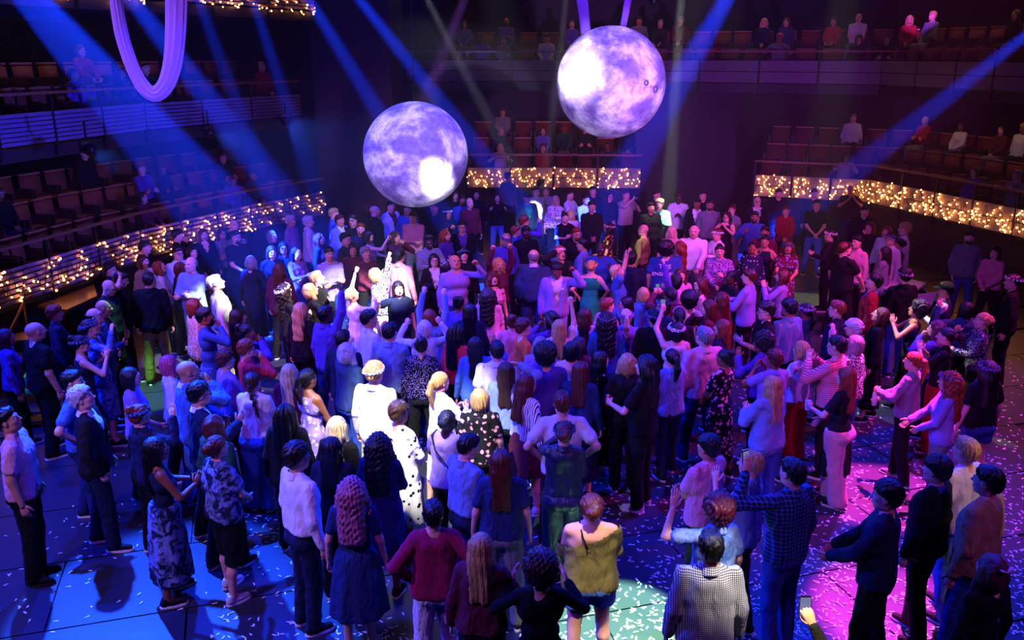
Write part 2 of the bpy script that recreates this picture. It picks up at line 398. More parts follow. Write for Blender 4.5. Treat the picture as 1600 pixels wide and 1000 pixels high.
HEADS = {}
def head_parts(lod, female, mood):
    """skin 0, dark 1 (brows, pupils, open mouth), lips 2, white 3 (eyes, teeth)"""
    key = (lod, female, mood)
    if key in HEADS: return HEADS[key]
    A = Acc(); V, Q = head_solid((.0095, .0125, .018)[lod], female); A.add(V, Q, 0)
    n, m = ((8, 5), (6, 4), (5, 3))[lod]
    for x in (-1, 1):
        A.ball((x*.031, .078, .003), (.0145, .012, .0095), 3, n, m)
        A.ball((x*.030, .086, .003), (.0068, .006, .0068), 1, n, m)
        A.tube([(x*.014, .093, .021), (x*.032, .092, .026), (x*.049, .077, .021)], [.0035, .0045, .003], 4, 1)
    y = .088
    if mood == 'open':
        A.ball((0, y, -.062), (.019, .010, .015), 1, 8, 4)
        A.tube([(-.017, y+.003, -.052), (0, y+.008, -.051), (.017, y+.003, -.052)], .004, 4, 3)
        A.tube([(-.023, y, -.060), (0, y+.008, -.080), (.023, y, -.060)], .0045, 4, 2)
        A.tube([(-.023, y, -.060), (0, y+.010, -.045), (.023, y, -.060)], .004, 4, 2)
    elif mood == 'smile':
        A.tube([(-.021, y-.001, -.057), (0, y+.004, -.063), (.021, y-.001, -.057)], .0058, 4, 3)
        A.tube([(-.028, y-.006, -.052), (0, y+.006, -.071), (.028, y-.006, -.052)], .0042, 4, 2)
        A.tube([(-.026, y-.005, -.052), (0, y+.007, -.055), (.026, y-.005, -.052)], .0036, 4, 2)
    else:
        A.tube([(-.023, y-.004, -.060), (0, y+.005, -.056), (.023, y-.004, -.060)], .0048, 4, 2)
        A.tube([(-.020, y-.004, -.063), (0, y+.004, -.069), (.020, y-.004, -.063)], .0052, 4, 2)
    HEADS[key] = A; return A

def hand_into(A, wrist, d, pn, style, side, sc=1.):
    """palm, four unequal fingers bent at the knuckles, thumb from the side of the palm"""
    d = unit(d); pn = np.asarray(pn, float); pn = unit(pn - d*(pn @ d)); sd = np.cross(d, pn) * side
    def P(x, y, z): return wrist + sc*(sd*x + d*y + pn*z)      # x towards the thumb, z out of the palm
    curl = {'open': .12, 'relax': .42, 'fist': 1.45, 'hold': 1.0}[style]
    A.tube([P(0, -.02, 0), P(0, .02, 0), P(.002, .06, 0), P(0, .092, .002)], np.array([.027, .031, .041, .040])*sc, 8, 0, flat=.42, up=pn)
    for k, (x, L, r) in enumerate(((.030, .070, .0088), (.010, .079, .009), (-.010, .073, .0086), (-.029, .057, .0078))):
        p = np.array([x, .082, 0]); pts = [P(*(p - np.array([0, .02, 0])))]; a = 0; spread = x*(2.2 if style == 'open' else .6)
        pts.append(P(*p))
        for f in (.45, .32, .23):
            a += curl * (1.05 if f < .4 else .8) + .03*k*curl
            p = p + L*f*np.array([math.sin(spread)*math.cos(a), math.cos(a), math.sin(a)]); pts.append(P(*p))
        A.tube(pts, np.array([r, r, r*.95, r*.88, r*.7])*sc, 5, 0, up=sd)
    if style == 'fist': q = [(.030, .02, .004), (.040, .05, .016), (.026, .068, .030), (.006, .072, .034)]
    elif style == 'hold': q = [(.028, .02, .004), (.044, .045, .018), (.042, .062, .038), (.032, .07, .052)]
    else: q = [(.024, .012, .002), (.046, .036, .008), (.060, .058, .014), (.068, .080, .018)]
    A.tube([P(*p) for p in q], np.array([.014, .0125, .0105, .008])*sc, 5, 0, up=pn)

# arm poses: wrist target for the RIGHT arm (x is mirrored for the left), elbow hint, finger pose, palm facing
ARM = {
 'd': ((.265, .04, .865), (.4, -1, 0), 'relax', (-1, 0, 0)),
 'D': ((.30, -.02, .88), (.6, -1, 0), 'relax', (-1, .2, 0)),
 'f': ((-.06, .215, 1.17), (1, -.2, -.8), 'relax', (0, -1, 0)),
 'F': ((-.03, .245, 1.225), (1, -.2, -.8), 'relax', (0, -1, 0)),
 'c': ((.05, .25, 1.02), (1, -.5, -.4), 'relax', (-1, -.2, 0)),
 'k': ((.075, .30, 1.22), (1, -.4, -.8), 'open', (-1, 0, 0)),
 'K': ((.085, .27, 1.42), (1, -.2, -1), 'open', (-1, 0, 0)),
 'u': ((.25, .10, 1.93), (1, .3, .1), 'open', (-.2, 1, 0)),
 'U': ((.17, .14, 1.95), (1, .3, .1), 'fist', (-.2, 1, 0)),
 'b': ((.25, .22, 1.63), (1, .2, -1), 'fist', (-.6, .6, 0)),
 'B': ((.30, .20, 1.62), (1, .1, -1), 'open', (-.3, 1, 0)),
 'h': ((.15, .06, 1.70), (1, .2, .1), 'relax', (-1, -.2, 0)),
 'm': ((.06, .17, 1.50), (1, 0, -1), 'relax', (0, -1, .2)),
 'p': ((.07, .36, 1.58), (1, -.2, -1), 'hold', (0, 1, -.1)),
 'P': ((.10, .30, 1.82), (1, .2, -.6), 'hold', (0, 1, -.2)),
 'i': ((.21, .03, 1.04), (1, -.8, 0), 'relax', (-1, 0, -.3)),
 'w': ((.13, .31, 1.19), (1, -.4, -.8), 'hold', (-1, .2, 0)),
 'o': ((.215, .08, .92), (1, -1, 0), 'relax', (-1, 0, 0)),
 'z': ((.06, -.17, .98), (1, -1, -.2), 'relax', (0, -1, 0)),
 's': ((.10, .34, 1.06), (1, -.4, -1), 'relax', (-.8, 0, .5)),
 't': ((.36, .27, 1.12), (1, -.4, -.8), 'open', (-.5, 0, 1)),
 'x': ((.22, .30, 1.34), (1, -.1, -1), 'open', (-1, 0, .2)),
 'l': ((.12, .40, .80), (1, -.2, -.3), 'relax', (0, 0, -1)),
}
def arm_points(code, side, sw):
    (hx, hy, hz), hint, fs, pn = ARM[code]
    S = np.array([side*sw, -.01, 1.425]); T = np.array([side*hx, hy, hz])
    d = T - S; L = np.linalg.norm(d); a, b = .285, .255
    if L > (a+b)*.985: d = d/L*(a+b)*.985; L = (a+b)*.985; T = S + d
    d = d/L; x = (L*L + a*a - b*b)/(2*L); hgt = math.sqrt(max(a*a - x*x, 0))
    hv = np.array([side*hint[0], hint[1], hint[2]], float); hv = unit(hv - d*(hv @ d))
    E = S + d*x + hv*hgt
    return S, E, T, fs, np.array([side*pn[0], pn[1], pn[2]])

def torso(F, fem, e, arms_sw, hip=True, k=.04):
    """trunk inflated by e"""
    if fem:
        F.cap((-.055, 0, 1.31), (.055, 0, 1.31), .118+e, sy=.8, k=k)
        F.cap((-.035, 0, 1.13), (.035, 0, 1.13), .103+e, sy=.86, k=k)
        for x in (-1, 1): F.cap((x*.07, .06, 1.265), (x*.07, .075, 1.26), .055+e*.7, k=.03)
        F.cap((-.07, -.005, .95), (.07, -.005, .95), .112+e, sy=.95, k=.06)
    else:
        F.cap((-.075, 0, 1.31), (.075, 0, 1.31), .128+e, sy=.82, k=k)
        F.cap((-.055, .005, 1.12), (.055, .005, 1.12), .112+e, sy=.9, k=k)
        F.cap((-.065, 0, .95), (.065, 0, .95), .108+e, sy=.95, k=.06)
    F.cap((-arms_sw+.035, -.012, 1.415), (arms_sw-.035, -.012, 1.415), .052+e*.7, k=.03)
    F.cap((-.05, -.035, 1.385), (.05, -.035, 1.385), .078+e*.8, k=.04)
    for x in (-1, 1): F.cap((x*.11, -.015, 1.435), (x*.03, -.03, 1.485), .047+e*.6, .044+e*.3, k=.03)

def leg_pts(st):
    """two stances: even, and one foot forward"""
    out = []
    for x in (-1, 1):
        dy = (0, .10*x, -.07*x)[st]; dx = (.0, .02, .045)[st]
        out.append([(x*.085, 0, .90), (x*(.10+dx*.6), .015+dy*.5, .49), (x*(.105+dx), -.02+dy, .085), (x*(.103+dx*.8), -.022+dy*.75, .34)])
    return out
SIT_LEGS = [[(x*.085, -.02, .90), (x*.11, .42, .88), (x*.12, .40, .47), (x*.12, .385, .70)] for x in (-1, 1)]

CACHE = {}
def cached(key, fn):
    if key not in CACHE: CACHE[key] = fn()
    return CACHE[key]

def folds(V, Q, amp, seed, sc=1.):
    N = vnormals(V, Q); rs = np.random.RandomState(seed); d = np.zeros(len(V))
    for i in range(7):
        k = rs.normal(size=3)*np.array([26, 26, 11])*sc*(1+.12*i); d += np.sin(V @ k + rs.rand()*6.3 + 1.5*np.sin(V @ (k[[1, 2, 0]]*.5)))
    return V + N*(d/7*amp*2)[:, None]

def body_mesh(fem, aL, aR, pitch, yaw, mood, legs, st, lod):
    def make():
        h = (.022, .028, .036)[lod]; sw = .157 if fem else .178
        pL = arm_points(aL, -1, sw); pR = arm_points(aR, 1, sw)
        pts = np.array([p for q in (pL, pR) for p in q[:3]])
        zlo = .02 if legs else .8
        F = Field(np.minimum(pts.min(0)-.08, (-.25, -.2, zlo)), np.maximum(pts.max(0)+.08, (.25, .52 if st == 9 else .2, 1.56)), h)
        torso(F, fem, 0, sw)
        for S, E, T, fs, pn in (pL, pR):
            F.cap(S, E, .046 if fem else .053, .037 if fem else .042, k=.025); F.cap(E, T, .037 if fem else .042, .026 if fem else .029, k=.015)
        F.cap((0, -.03, 1.44), (0, -.022, 1.52), .056, .05, k=.03)
        if legs:
            for H, K, A_, Cf in (SIT_LEGS if st == 9 else leg_pts(st)):
                F.cap(H, K, .082, .054, k=.03); F.cap(K, Cf, .052, .054, k=.02); F.cap(Cf, A_, .052, .036, k=.02)
                F.cap(A_, np.array(A_)+(0, .10, -.045), .034, .028, k=.02)
        V, Q = F.skin(); A = Acc(); A.add(V, Q, 0)
        for side, (S, E, T, fs, pn) in ((-1, pL), (1, pR)):
            hand_into(A, T, unit(T-E)*1. + (np.array([0, 0, -.35]) if fs == 'relax' else np.array([0, 0, .5 if fs == 'open' else .15])), pn, fs, side, .97)
        Hd = head_parts(lod, fem, mood); R = rotz(-yaw) @ rotx(pitch); piv = np.array([0, -.03, -.13])
        V = (np.concatenate(Hd.V) - piv) @ R.T + piv + np.array([0, .0, 1.632])
        for q, m in Hd.F: A.F.append((q + A.n, m))
        A.V.append(V); A.n += len(V)
        return A.mesh('body', [None]*4)
    return cached(('body', fem, aL, aR, pitch, yaw, mood, legs, st, lod), make)

def top_mesh(fem, aL, aR, sleeve, fit, hem, lod, skirt=None, st=0):
    """sleeve 0 none .5 short 1 long; fit = looseness in m; skirt = (hem z, flare)"""
    def make():
        h = (.016, .024, .034)[lod]; sw = .157 if fem else .178
        pL = arm_points(aL, -1, sw); pR = arm_points(aR, 1, sw)
        pts = np.array([p for q in (pL, pR) for p in (q[:3] if sleeve > .6 else q[:2])])
        lo = np.minimum(pts.min(0)-.11, (-.28, -.24, (skirt[0] if skirt else hem)-.05)); hi = np.maximum(pts.max(0)+.11, (.28, .26, 1.55))
        if skirt: lo[:2] = np.minimum(lo[:2], -.36); hi[:2] = np.maximum(hi[:2], .36)
        F = Field(lo, hi, h)
        torso(F, fem, .004+fit*.45, sw-.012 if sleeve else sw-.04, k=.025)
        if fit > .012:
            for x in (-1, 1): F.cap((x*.068, 0, 1.25), (x*.072, -.012, .93), (.090 if fem else .104)+fit*.8, (.100 if fem else .104)+fit*1.2, sy=1.0, k=.05)
        F.clipz(zlo=hem)
        if sleeve:
            for S, E, T, fs, pn in (pL, pR):
                r = (.045 if fem else .052) + fit*.6
                if sleeve > .6:
                    F.cap(S, E, r, r-.006, k=.02); F.cap(E, E+(T-E)*(.93 if sleeve > .9 else .35), r-.006, .032+fit*.6, k=.012)
                else: F.cap(S, S+(E-S)*.62, r, r+.006, k=.02)
        if skirt:
            X, Y, Z = F.axes(); X = X[:, None, None]; Y = Y[None, :, None]; Z = Z[None, None, :]
            t = np.clip((1.06-Z)/(1.06-skirt[0]), 0, 1); R = .128 + (.205+skirt[1]-.128)*np.minimum(t*1.0, 1)**.42
            th = np.arctan2(Y, X); R = R*(1+.05*t*np.sin(th*9+1.3)+.03*t*np.sin(th*5))
            d = (np.sqrt(X**2+(Y/.80)**2)-R)*.8
            d = np.maximum(d, np.maximum(skirt[0]-Z, Z-1.08)); k = .03
            tt = np.clip(.5+.5*(F.f-d)/k, 0, 1); F.f = F.f*(1-tt)+d*tt-k*tt*(1-tt)
        V, Q = F.skin(); V = folds(V, Q, .0022+fit*.13, (ord(aL)*31+ord(aR)*7+int(hem*100)) % 997)
        return mesh_np('top', V, [(Q, 0)], [None])
    return cached(('top', fem, aL, aR, sleeve, fit, hem, lod, skirt), make)

def collar_mesh(lod):
    def make():
        A = Acc()
        th = np.linspace(-2.75, 2.75, 13); 
        for r, z0, z1 in ((.068, 1.475, 1.525),):
            o = [(math.sin(t)*r*1.0, -.032-math.cos(t)*r*.95, z1-.018*(1-math.cos(t))*.9) for t in th]
            i = [(math.sin(t)*(r+.016), -.030-math.cos(t)*(r+.018), z0-.03*(1-math.cos(t))*.9) for t in th]
            V = np.array(o+i); k = np.arange(12); A.add(V, np.stack([k, k+13, k+14, k+1], 1)); V2 = V*1.; V2[13:] *= (1.04, 1.04, 1); V2[:13, 2] += .004; A.add(V2, np.stack([k, k+1, k+14, k+13], 1))
        return A.mesh('collar', [None])
    return cached(('collar',), make)

def trouser_mesh(fem, wide, hem, st, lod, high):
    def make():
        h = (.017, .024, .034)[lod]
        F = Field((-.30, -.27, hem-.04), (.30, .56 if st == 9 else .3, 1.12), h); e = .012+wide
        F.cap((-.065, 0, .97), (.065, 0, .97), .105+e*.6, sy=.92, k=.05)
        for x in (-1, 1): F.ell((x*.065, -.045, .90), (.085+e, .08+e, .10), k=.04)
        for H, K, A_, Cf in (SIT_LEGS if st == 9 else leg_pts(st)):
            F.cap(H, K, .083+e, .056+e, k=.025); F.cap(K, A_, .056+e, .043+e*1.25, k=.02)
        F.clipz(zlo=hem, zhi=high)
        V, Q = F.skin(); V = folds(V, Q, .0045, 5+st, 1.3)
        return mesh_np('trousers', V, [(Q, 0)], [None])
    return cached(('tr', fem, wide, hem, st, lod, high), make)

def skirt_mesh(hem, flare, lod):
    def make():
        h = (.017, .024, .03)[lod]
        F = Field((-.42, -.40, hem-.04), (.42, .40, 1.12), h)
        X, Y, Z = F.axes(); X = X[:, None, None]; Y = Y[None, :, None]; Z = Z[None, None, :]
        t = np.clip((1.07-Z)/(1.07-hem), 0, 1); R = .150+(.205+flare-.150)*t**.42
        th = np.arctan2(Y, X); R = R*(1+.045*t*np.sin(th*10+1.3)+.03*t*np.sin(th*6))
        F.f = (np.sqrt(X**2+(Y/.82)**2)-R)*.8; F.clipz(hem, 1.07)
        V, Q = F.skin(); V = folds(V, Q, .004, 3)
        return mesh_np('skirt', V, [(Q, 0)], [None])
    return cached(('sk', hem, flare, lod), make)

def shoe_mesh(lod=0):
    """trainer: upper 0, sole 1, laces 2"""
    def make():
        F = Field((-.07, -.14, -.01), (.07, .22, .15), (.014, .018, .022)[lod])
        F.cap((0, -.05, .05), (0, .04, .045), .042, .040, k=.02); F.cap((0, .04, .042), (0, .13, .035), .040, .034, k=.02)
        F.cap((0, -.045, .06), (0, -.03, .105), .038, .042, k=.02); F.clipz(.02, .115)
        V, Q = F.skin(); A = Acc(); A.add(V, Q, 0)
        for z, s in ((.003, 1.), (.024, 1.03)): pass
        th = np.linspace(0, 2*math.pi, 17)[:-1]; o = np.stack([.047*np.cos(th)*(1+.12*np.sin(th)), .04+.137*np.sin(th)], 1)
        V = np.concatenate([np.c_[o, np.zeros(16)], np.c_[o*1.02, np.full(16, .026)], [[0, .04, .026], [0, .04, 0]]])
        i = np.arange(16); j = (i+1) % 16
        A.add(V, np.stack([i, j, j+16, i+16], 1), 1); A.F.append((np.stack([i+16, j+16, i*0+32], 1)+A.n-34, 1))
        for y in (.035, .055, .075, .095): A.tube([(-.022, y, .077-.32*(y-.03)), (0, y, .088-.32*(y-.03)), (.022, y, .077-.32*(y-.03))], .0045, 4, 2)
        return A.mesh('shoe', [None]*3)
    return cached(('shoe', lod), make)

# hair, in the head's space
def hair_mesh(style, lod):
    def make():
        h = (.0105, .0145, .02)[lod]
        F = Field((-.19, -.24, -.56 if style in ('ln', 'lw', 'lc', 'lo', 'br') else -.30), (.19, .16, .22), h)
        F.ell((0, -.020, .034), (.086, .103, .093))
        if style in ('sh', 'fd'): F.ell((0, .035, .085), (.060, .045, .034), k=.03); F.ell((0, -.062, -.02), (.062, .05, .06), k=.03)
        if style in ('cu',): F.ell((0, -.01, .07), (.098, .105, .075), k=.03); F.ell((0, -.06, -.01), (.075, .06, .07), k=.03)
        if style in ('po', 'bu', 'br', 'up'): F.ell((0, -.055, -.01), (.07, .06, .07), k=.03)
        if style == 'bd': F.ell((0, -.06, -.01), (.075, .058, .06), k=.02)
        if style == 'af': F.ell((0, -.03, .06), (.135, .135, .125), k=.04); F.ell((0, -.05, -.03), (.10, .08, .08), k=.04)
        if style in ('bob', 'wb'):
            e = .016 if style == 'wb' else 0
            F.ell((0, -.045, -.03), (.095+e, .085+e, .125), k=.03)
            for x in (-1, 1): F.cap((x*.072, -.005, .02), (x*(.080+e), .005, -.13), .030, .026+e, k=.03)
        if style in ('ln', 'lw', 'lc', 'lo'):
            w = {'ln': .0, 'lw': .012, 'lc': .035, 'lo': .012}[style]; L = {'ln': -.40, 'lw': -.40, 'lc': -.42, 'lo': -.46}[style]
            F.ell((0, -.045, -.02), (.095+w, .085+w, .12), k=.03)
            F.cap((-.035, -.075, -.08), (-.045, -.11, L), .058+w*.8, .038+w, k=.05); F.cap((.035, -.075, -.08), (.045, -.11, L), .058+w*.8, .038+w, k=.05)
            for x in (-1, 1): F.cap((x*.074, -.005, .02), (x*(.085+w), .0, -.16), .026+w*.4, k=.03); F.cap((x*(.085+w), .0, -.16), (x*(.075+w), -.05, -.30), .026+w*.4, .018+w*.4, k=.03)
        if style == 'po': F.ell((0, -.125, .03), (.028, .03, .03), k=.015); F.cap((0, -.14, .02), (0, -.165, -.10), .032, .04, k=.02); F.cap((0, -.165, -.10), (0, -.135, -.26), .04, .018, k=.02)
        if style == 'bu': F.ell((0, -.10, .095), (.052, .052, .048), k=.012)
        if style == 'up': F.ell((0, -.12, .015), (.055, .045, .05), k=.012); F.ell((.03, -.105, .05), (.04, .04, .035), k=.01)
        if style == 'br':
            for i in range(9): F.ell((.008*(-1)**i+.012*i, -.115-.004*i, -.02-.042*i), (.032-.002*i, .028-.0012*i, .028), k=.008)
        # face opening and neckline
        fy = .108 if style in ('fr',) else .104
        F.ell((0, fy, -.045), (.067, .062 if style not in ('bob', 'wb', 'ln', 'lw', 'lc', 'lo') else .075, .10), k=.02, cut=True)
        X, Y, Z = F.axes(); X = X[:, None, None]; Y = Y[None, :, None]; Z = Z[None, None, :]
        if style in ('sh', 'fd', 'cu', 'po', 'bu', 'br', 'up', 'bd'):
            lim = np.where(Y > .0, .012 + Y*.5, -.085 + (Y+.11)*.85)                     # sideburns up, nape down
            if style in ('po', 'bu', 'br', 'up'): lim = np.where(Y < -.085, -9., lim)
            F.f = np.maximum(F.f, np.broadcast_to(lim-Z, F.f.shape)*.8)
        if style == 'bd': F.f = np.maximum(F.f, Z-.035-np.clip(-Y, 0, .1)*.3); F.f = np.maximum(F.f, Y-.02)
        V, Q = F.skin(); N = vnormals(V, Q); th = np.arctan2(V[:, 0], -V[:, 1]+.02)
        rs = np.random.RandomState(3)
        if style in ('cu', 'af', 'lc', 'wb', 'up', 'bu'):
            d = sum(np.sin(V @ (rs.normal(size=3)*(105 if style != 'wb' else 50)*np.array([1, 1, .8])) + rs.rand()*6) for _ in range(6))/6*{'af': .022, 'lc': .020, 'cu': .014, 'wb': .009}.get(style, .008)
        else:
            d = .0045*np.sin(th*23+V[:, 2]*9) + .003*np.sin(th*41-V[:, 2]*14) + (.007*np.sin(V[:, 2]*38+th*3) if style == 'lw' else 0)
            if style in ('sh', 'bd'): d = d+sum(np.sin(V @ (rs.normal(size=3)*90)+rs.rand()*6) for _ in range(5))/5*.007
            if style == 'lo': d = .013*np.sin(th*17+V[:, 2]*4)
        V = V + N*d[:, None]
        return mesh_np('hair', V, [(Q, 0)], [None])
    return cached(('hair', style, lod), make)

def beard_mesh(lod):
    def make():
        F = Field((-.09, -.06, -.16), (.09, .13, .03), (.009, .013, .018)[lod])
        F.ell((0, .02, -.055), (.066, .076, .075)); F.ell((0, .065, -.10), (.036, .034, .032), k=.03)
        F.ell((0, .075, .0), (.052, .06, .043), k=.01, cut=True); F.ell((0, .10, -.062), (.021, .03, .011), k=.006, cut=True)
        F.ell((0, -.08, -.02), (.10, .085, .14), k=.01, cut=True); F.clipz(-.15, -.012)
        V, Q = F.skin(); V = folds(V, Q, .003, 2, 5)
        return mesh_np('beard', V, [(Q, 0)], [None])
    return cached(('beard', lod), make)

def crown_mesh(seed, lod):
    """flower crown: petals 0, leaves 1, hearts 2"""
    def make():
        A = Acc(); rs = np.random.RandomState(seed); n = (17, 14, 10)[lod]
        for i in range(n):
            t = 2*math.pi*i/n; c = np.array([math.sin(t)*.093, -.018+math.cos(t)*.110, .052+.012*math.cos(t)+rs.uniform(-.006, .006)])
            out = unit((c[0], c[1]+.02, .035)); s = unit(np.cross(out, (0, 0, 1))); u = np.cross(s, out); r = rs.uniform(.015, .024)
            for k in range(5):
                a = k*1.2566+rs.rand(); p = c+out*.012+(s*math.cos(a)+u*math.sin(a))*r*.8
                A.ball(p, (r*.55,)*3, 0, 5, 3)
            A.ball(c+out*.02, r*.4, 2, 5, 3)
            if lod < 2:
                for sg in (-1, 1): A.tube([c, c+s*sg*.02+u*.012, c+s*sg*.036+u*.026+out*.01], [.004, .009, .002], 4, 1, flat=.35)
        return A.mesh('crown', [None]*3)
    return cached(('crown', seed, lod), make)

def glasses_mesh():
    def make():
        A = Acc()
        for x in (-1, 1):
            th = np.linspace(0, 2*math.pi, 11)
            A.tube([(x*.033+.024*math.cos(t), .104-.004*math.cos(t)*x, .001+.018*math.sin(t)) for t in th], .0032, 4, 0, closed=False, up=(0, 1., 0))
            A.tube([(x*.057, .098, .004), (x*.076, .04, .006), (x*.079, -.01, .004)], .0025, 4, 0)
        A.tube([(-.010, .107, .004), (.010, .107, .004)], .0028, 4, 0)
        return A.mesh('glasses', [None])
    return cached(('gl',), make)

def cap_mesh():
    def make():
        F = Field((-.12, -.14, .0), (.12, .20, .16), .012)
        F.ell((0, -.016, .04), (.094, .112, .098)); F.clipz(.035, None)
        V, Q = F.skin(); A = Acc(); A.add(V, Q)
        P = [[], []]
        for t in np.linspace(-1.1, 1.1, 9):
            P[0].append((math.sin(t)*.085, -.01+math.cos(t)*.095, .045)); P[1].append((math.sin(t)*.082, .04+math.cos(t)*.125, .030-.01*abs(t)))
        for dz, rev in ((0, 0), (.005, 1)):
            V = np.array(P[0]+P[1])+(0, 0, dz); k = np.arange(8); q = np.stack([k, k+1, k+10, k+9], 1); A.add(V, q[:, ::-1] if rev else q)
        return A.mesh('cap', [None])
    return cached(('cap',), make)
# ---------------------------------------------------------------- people
DARK = plain('dark features', '#120a08', .35); LIP = plain('lips', '#a04a48', .4); WHITE = plain('eye and tooth white', '#e8e4e0', .25)
TOPN = dict(ts='t_shirt', ls='long_sleeved_top', sh='shirt', bl='blouse', sw='sweater', jk='jacket', ta='tank_top', vs='vest', dr='dress', dl='dress', ds='dress', co='coat', of='sweater')
#            sleeve fit  hem   collar
TOPS = dict(ts=(.5, .022, .90, 0), ls=(1, .008, .92, 0), sh=(1, .020, .88, 1), bl=(1, .028, .93, 0), sw=(1, .032, .90, 0), jk=(1, .034, .80, 1), ta=(0, .012, .93, 0), vs=(0, .020, .95, 0), ss=(.5, .030, .88, 1),
            dr=(.5, .012, .90, 0), dl=(1, .016, .9, 0), ds=(0, .006, .9, 0), co=(1, .045, .60, 1), of=(1, .035, .82, 0), rs=(.7, .020, .88, 1), cr=(1, .02, 1.0, 0))
TOPN.update(ss='shirt', rs='shirt', cr='sweater')

def open_front(me, key, wide=.20, low=1.06, side=None):
    """the same garment with its front open in a V down to `low`"""
    def make():
        m2 = me.copy(); bm = __import__('bmesh').new(); bm.from_mesh(m2)
        kill = []
        for f in bm.faces:
            c = f.calc_center_median()
            if c.y > 0 and abs(c.x) < .012+(c.z-low)*wide and c.z > low: kill.append(f)
            elif side == 'open' and c.y > 0 and abs(c.x) < .03+max(0, low-c.z)*.10: kill.append(f)
            elif side == 'off' and c.z > 1.375+c.x*.45 and abs(c.x) < .30: kill.append(f)
            elif side == 'wide' and c.z > 1.445 and abs(c.x) < .13: kill.append(f)
        __import__('bmesh').ops.delete(bm, geom=kill, context='FACES'); bm.to_mesh(m2); bm.free(); return m2
    return cached(('open', key, wide, low, side), make)

def head_matrix(pitch, yaw):
    R = Matrix(rotz(-yaw) @ rotx(pitch)).to_4x4(); piv = Vector((0, -.03, -.13)); up = Vector((0, 0, 1.632))
    return Matrix.Translation(piv+up) @ R @ Matrix.Translation(-piv)

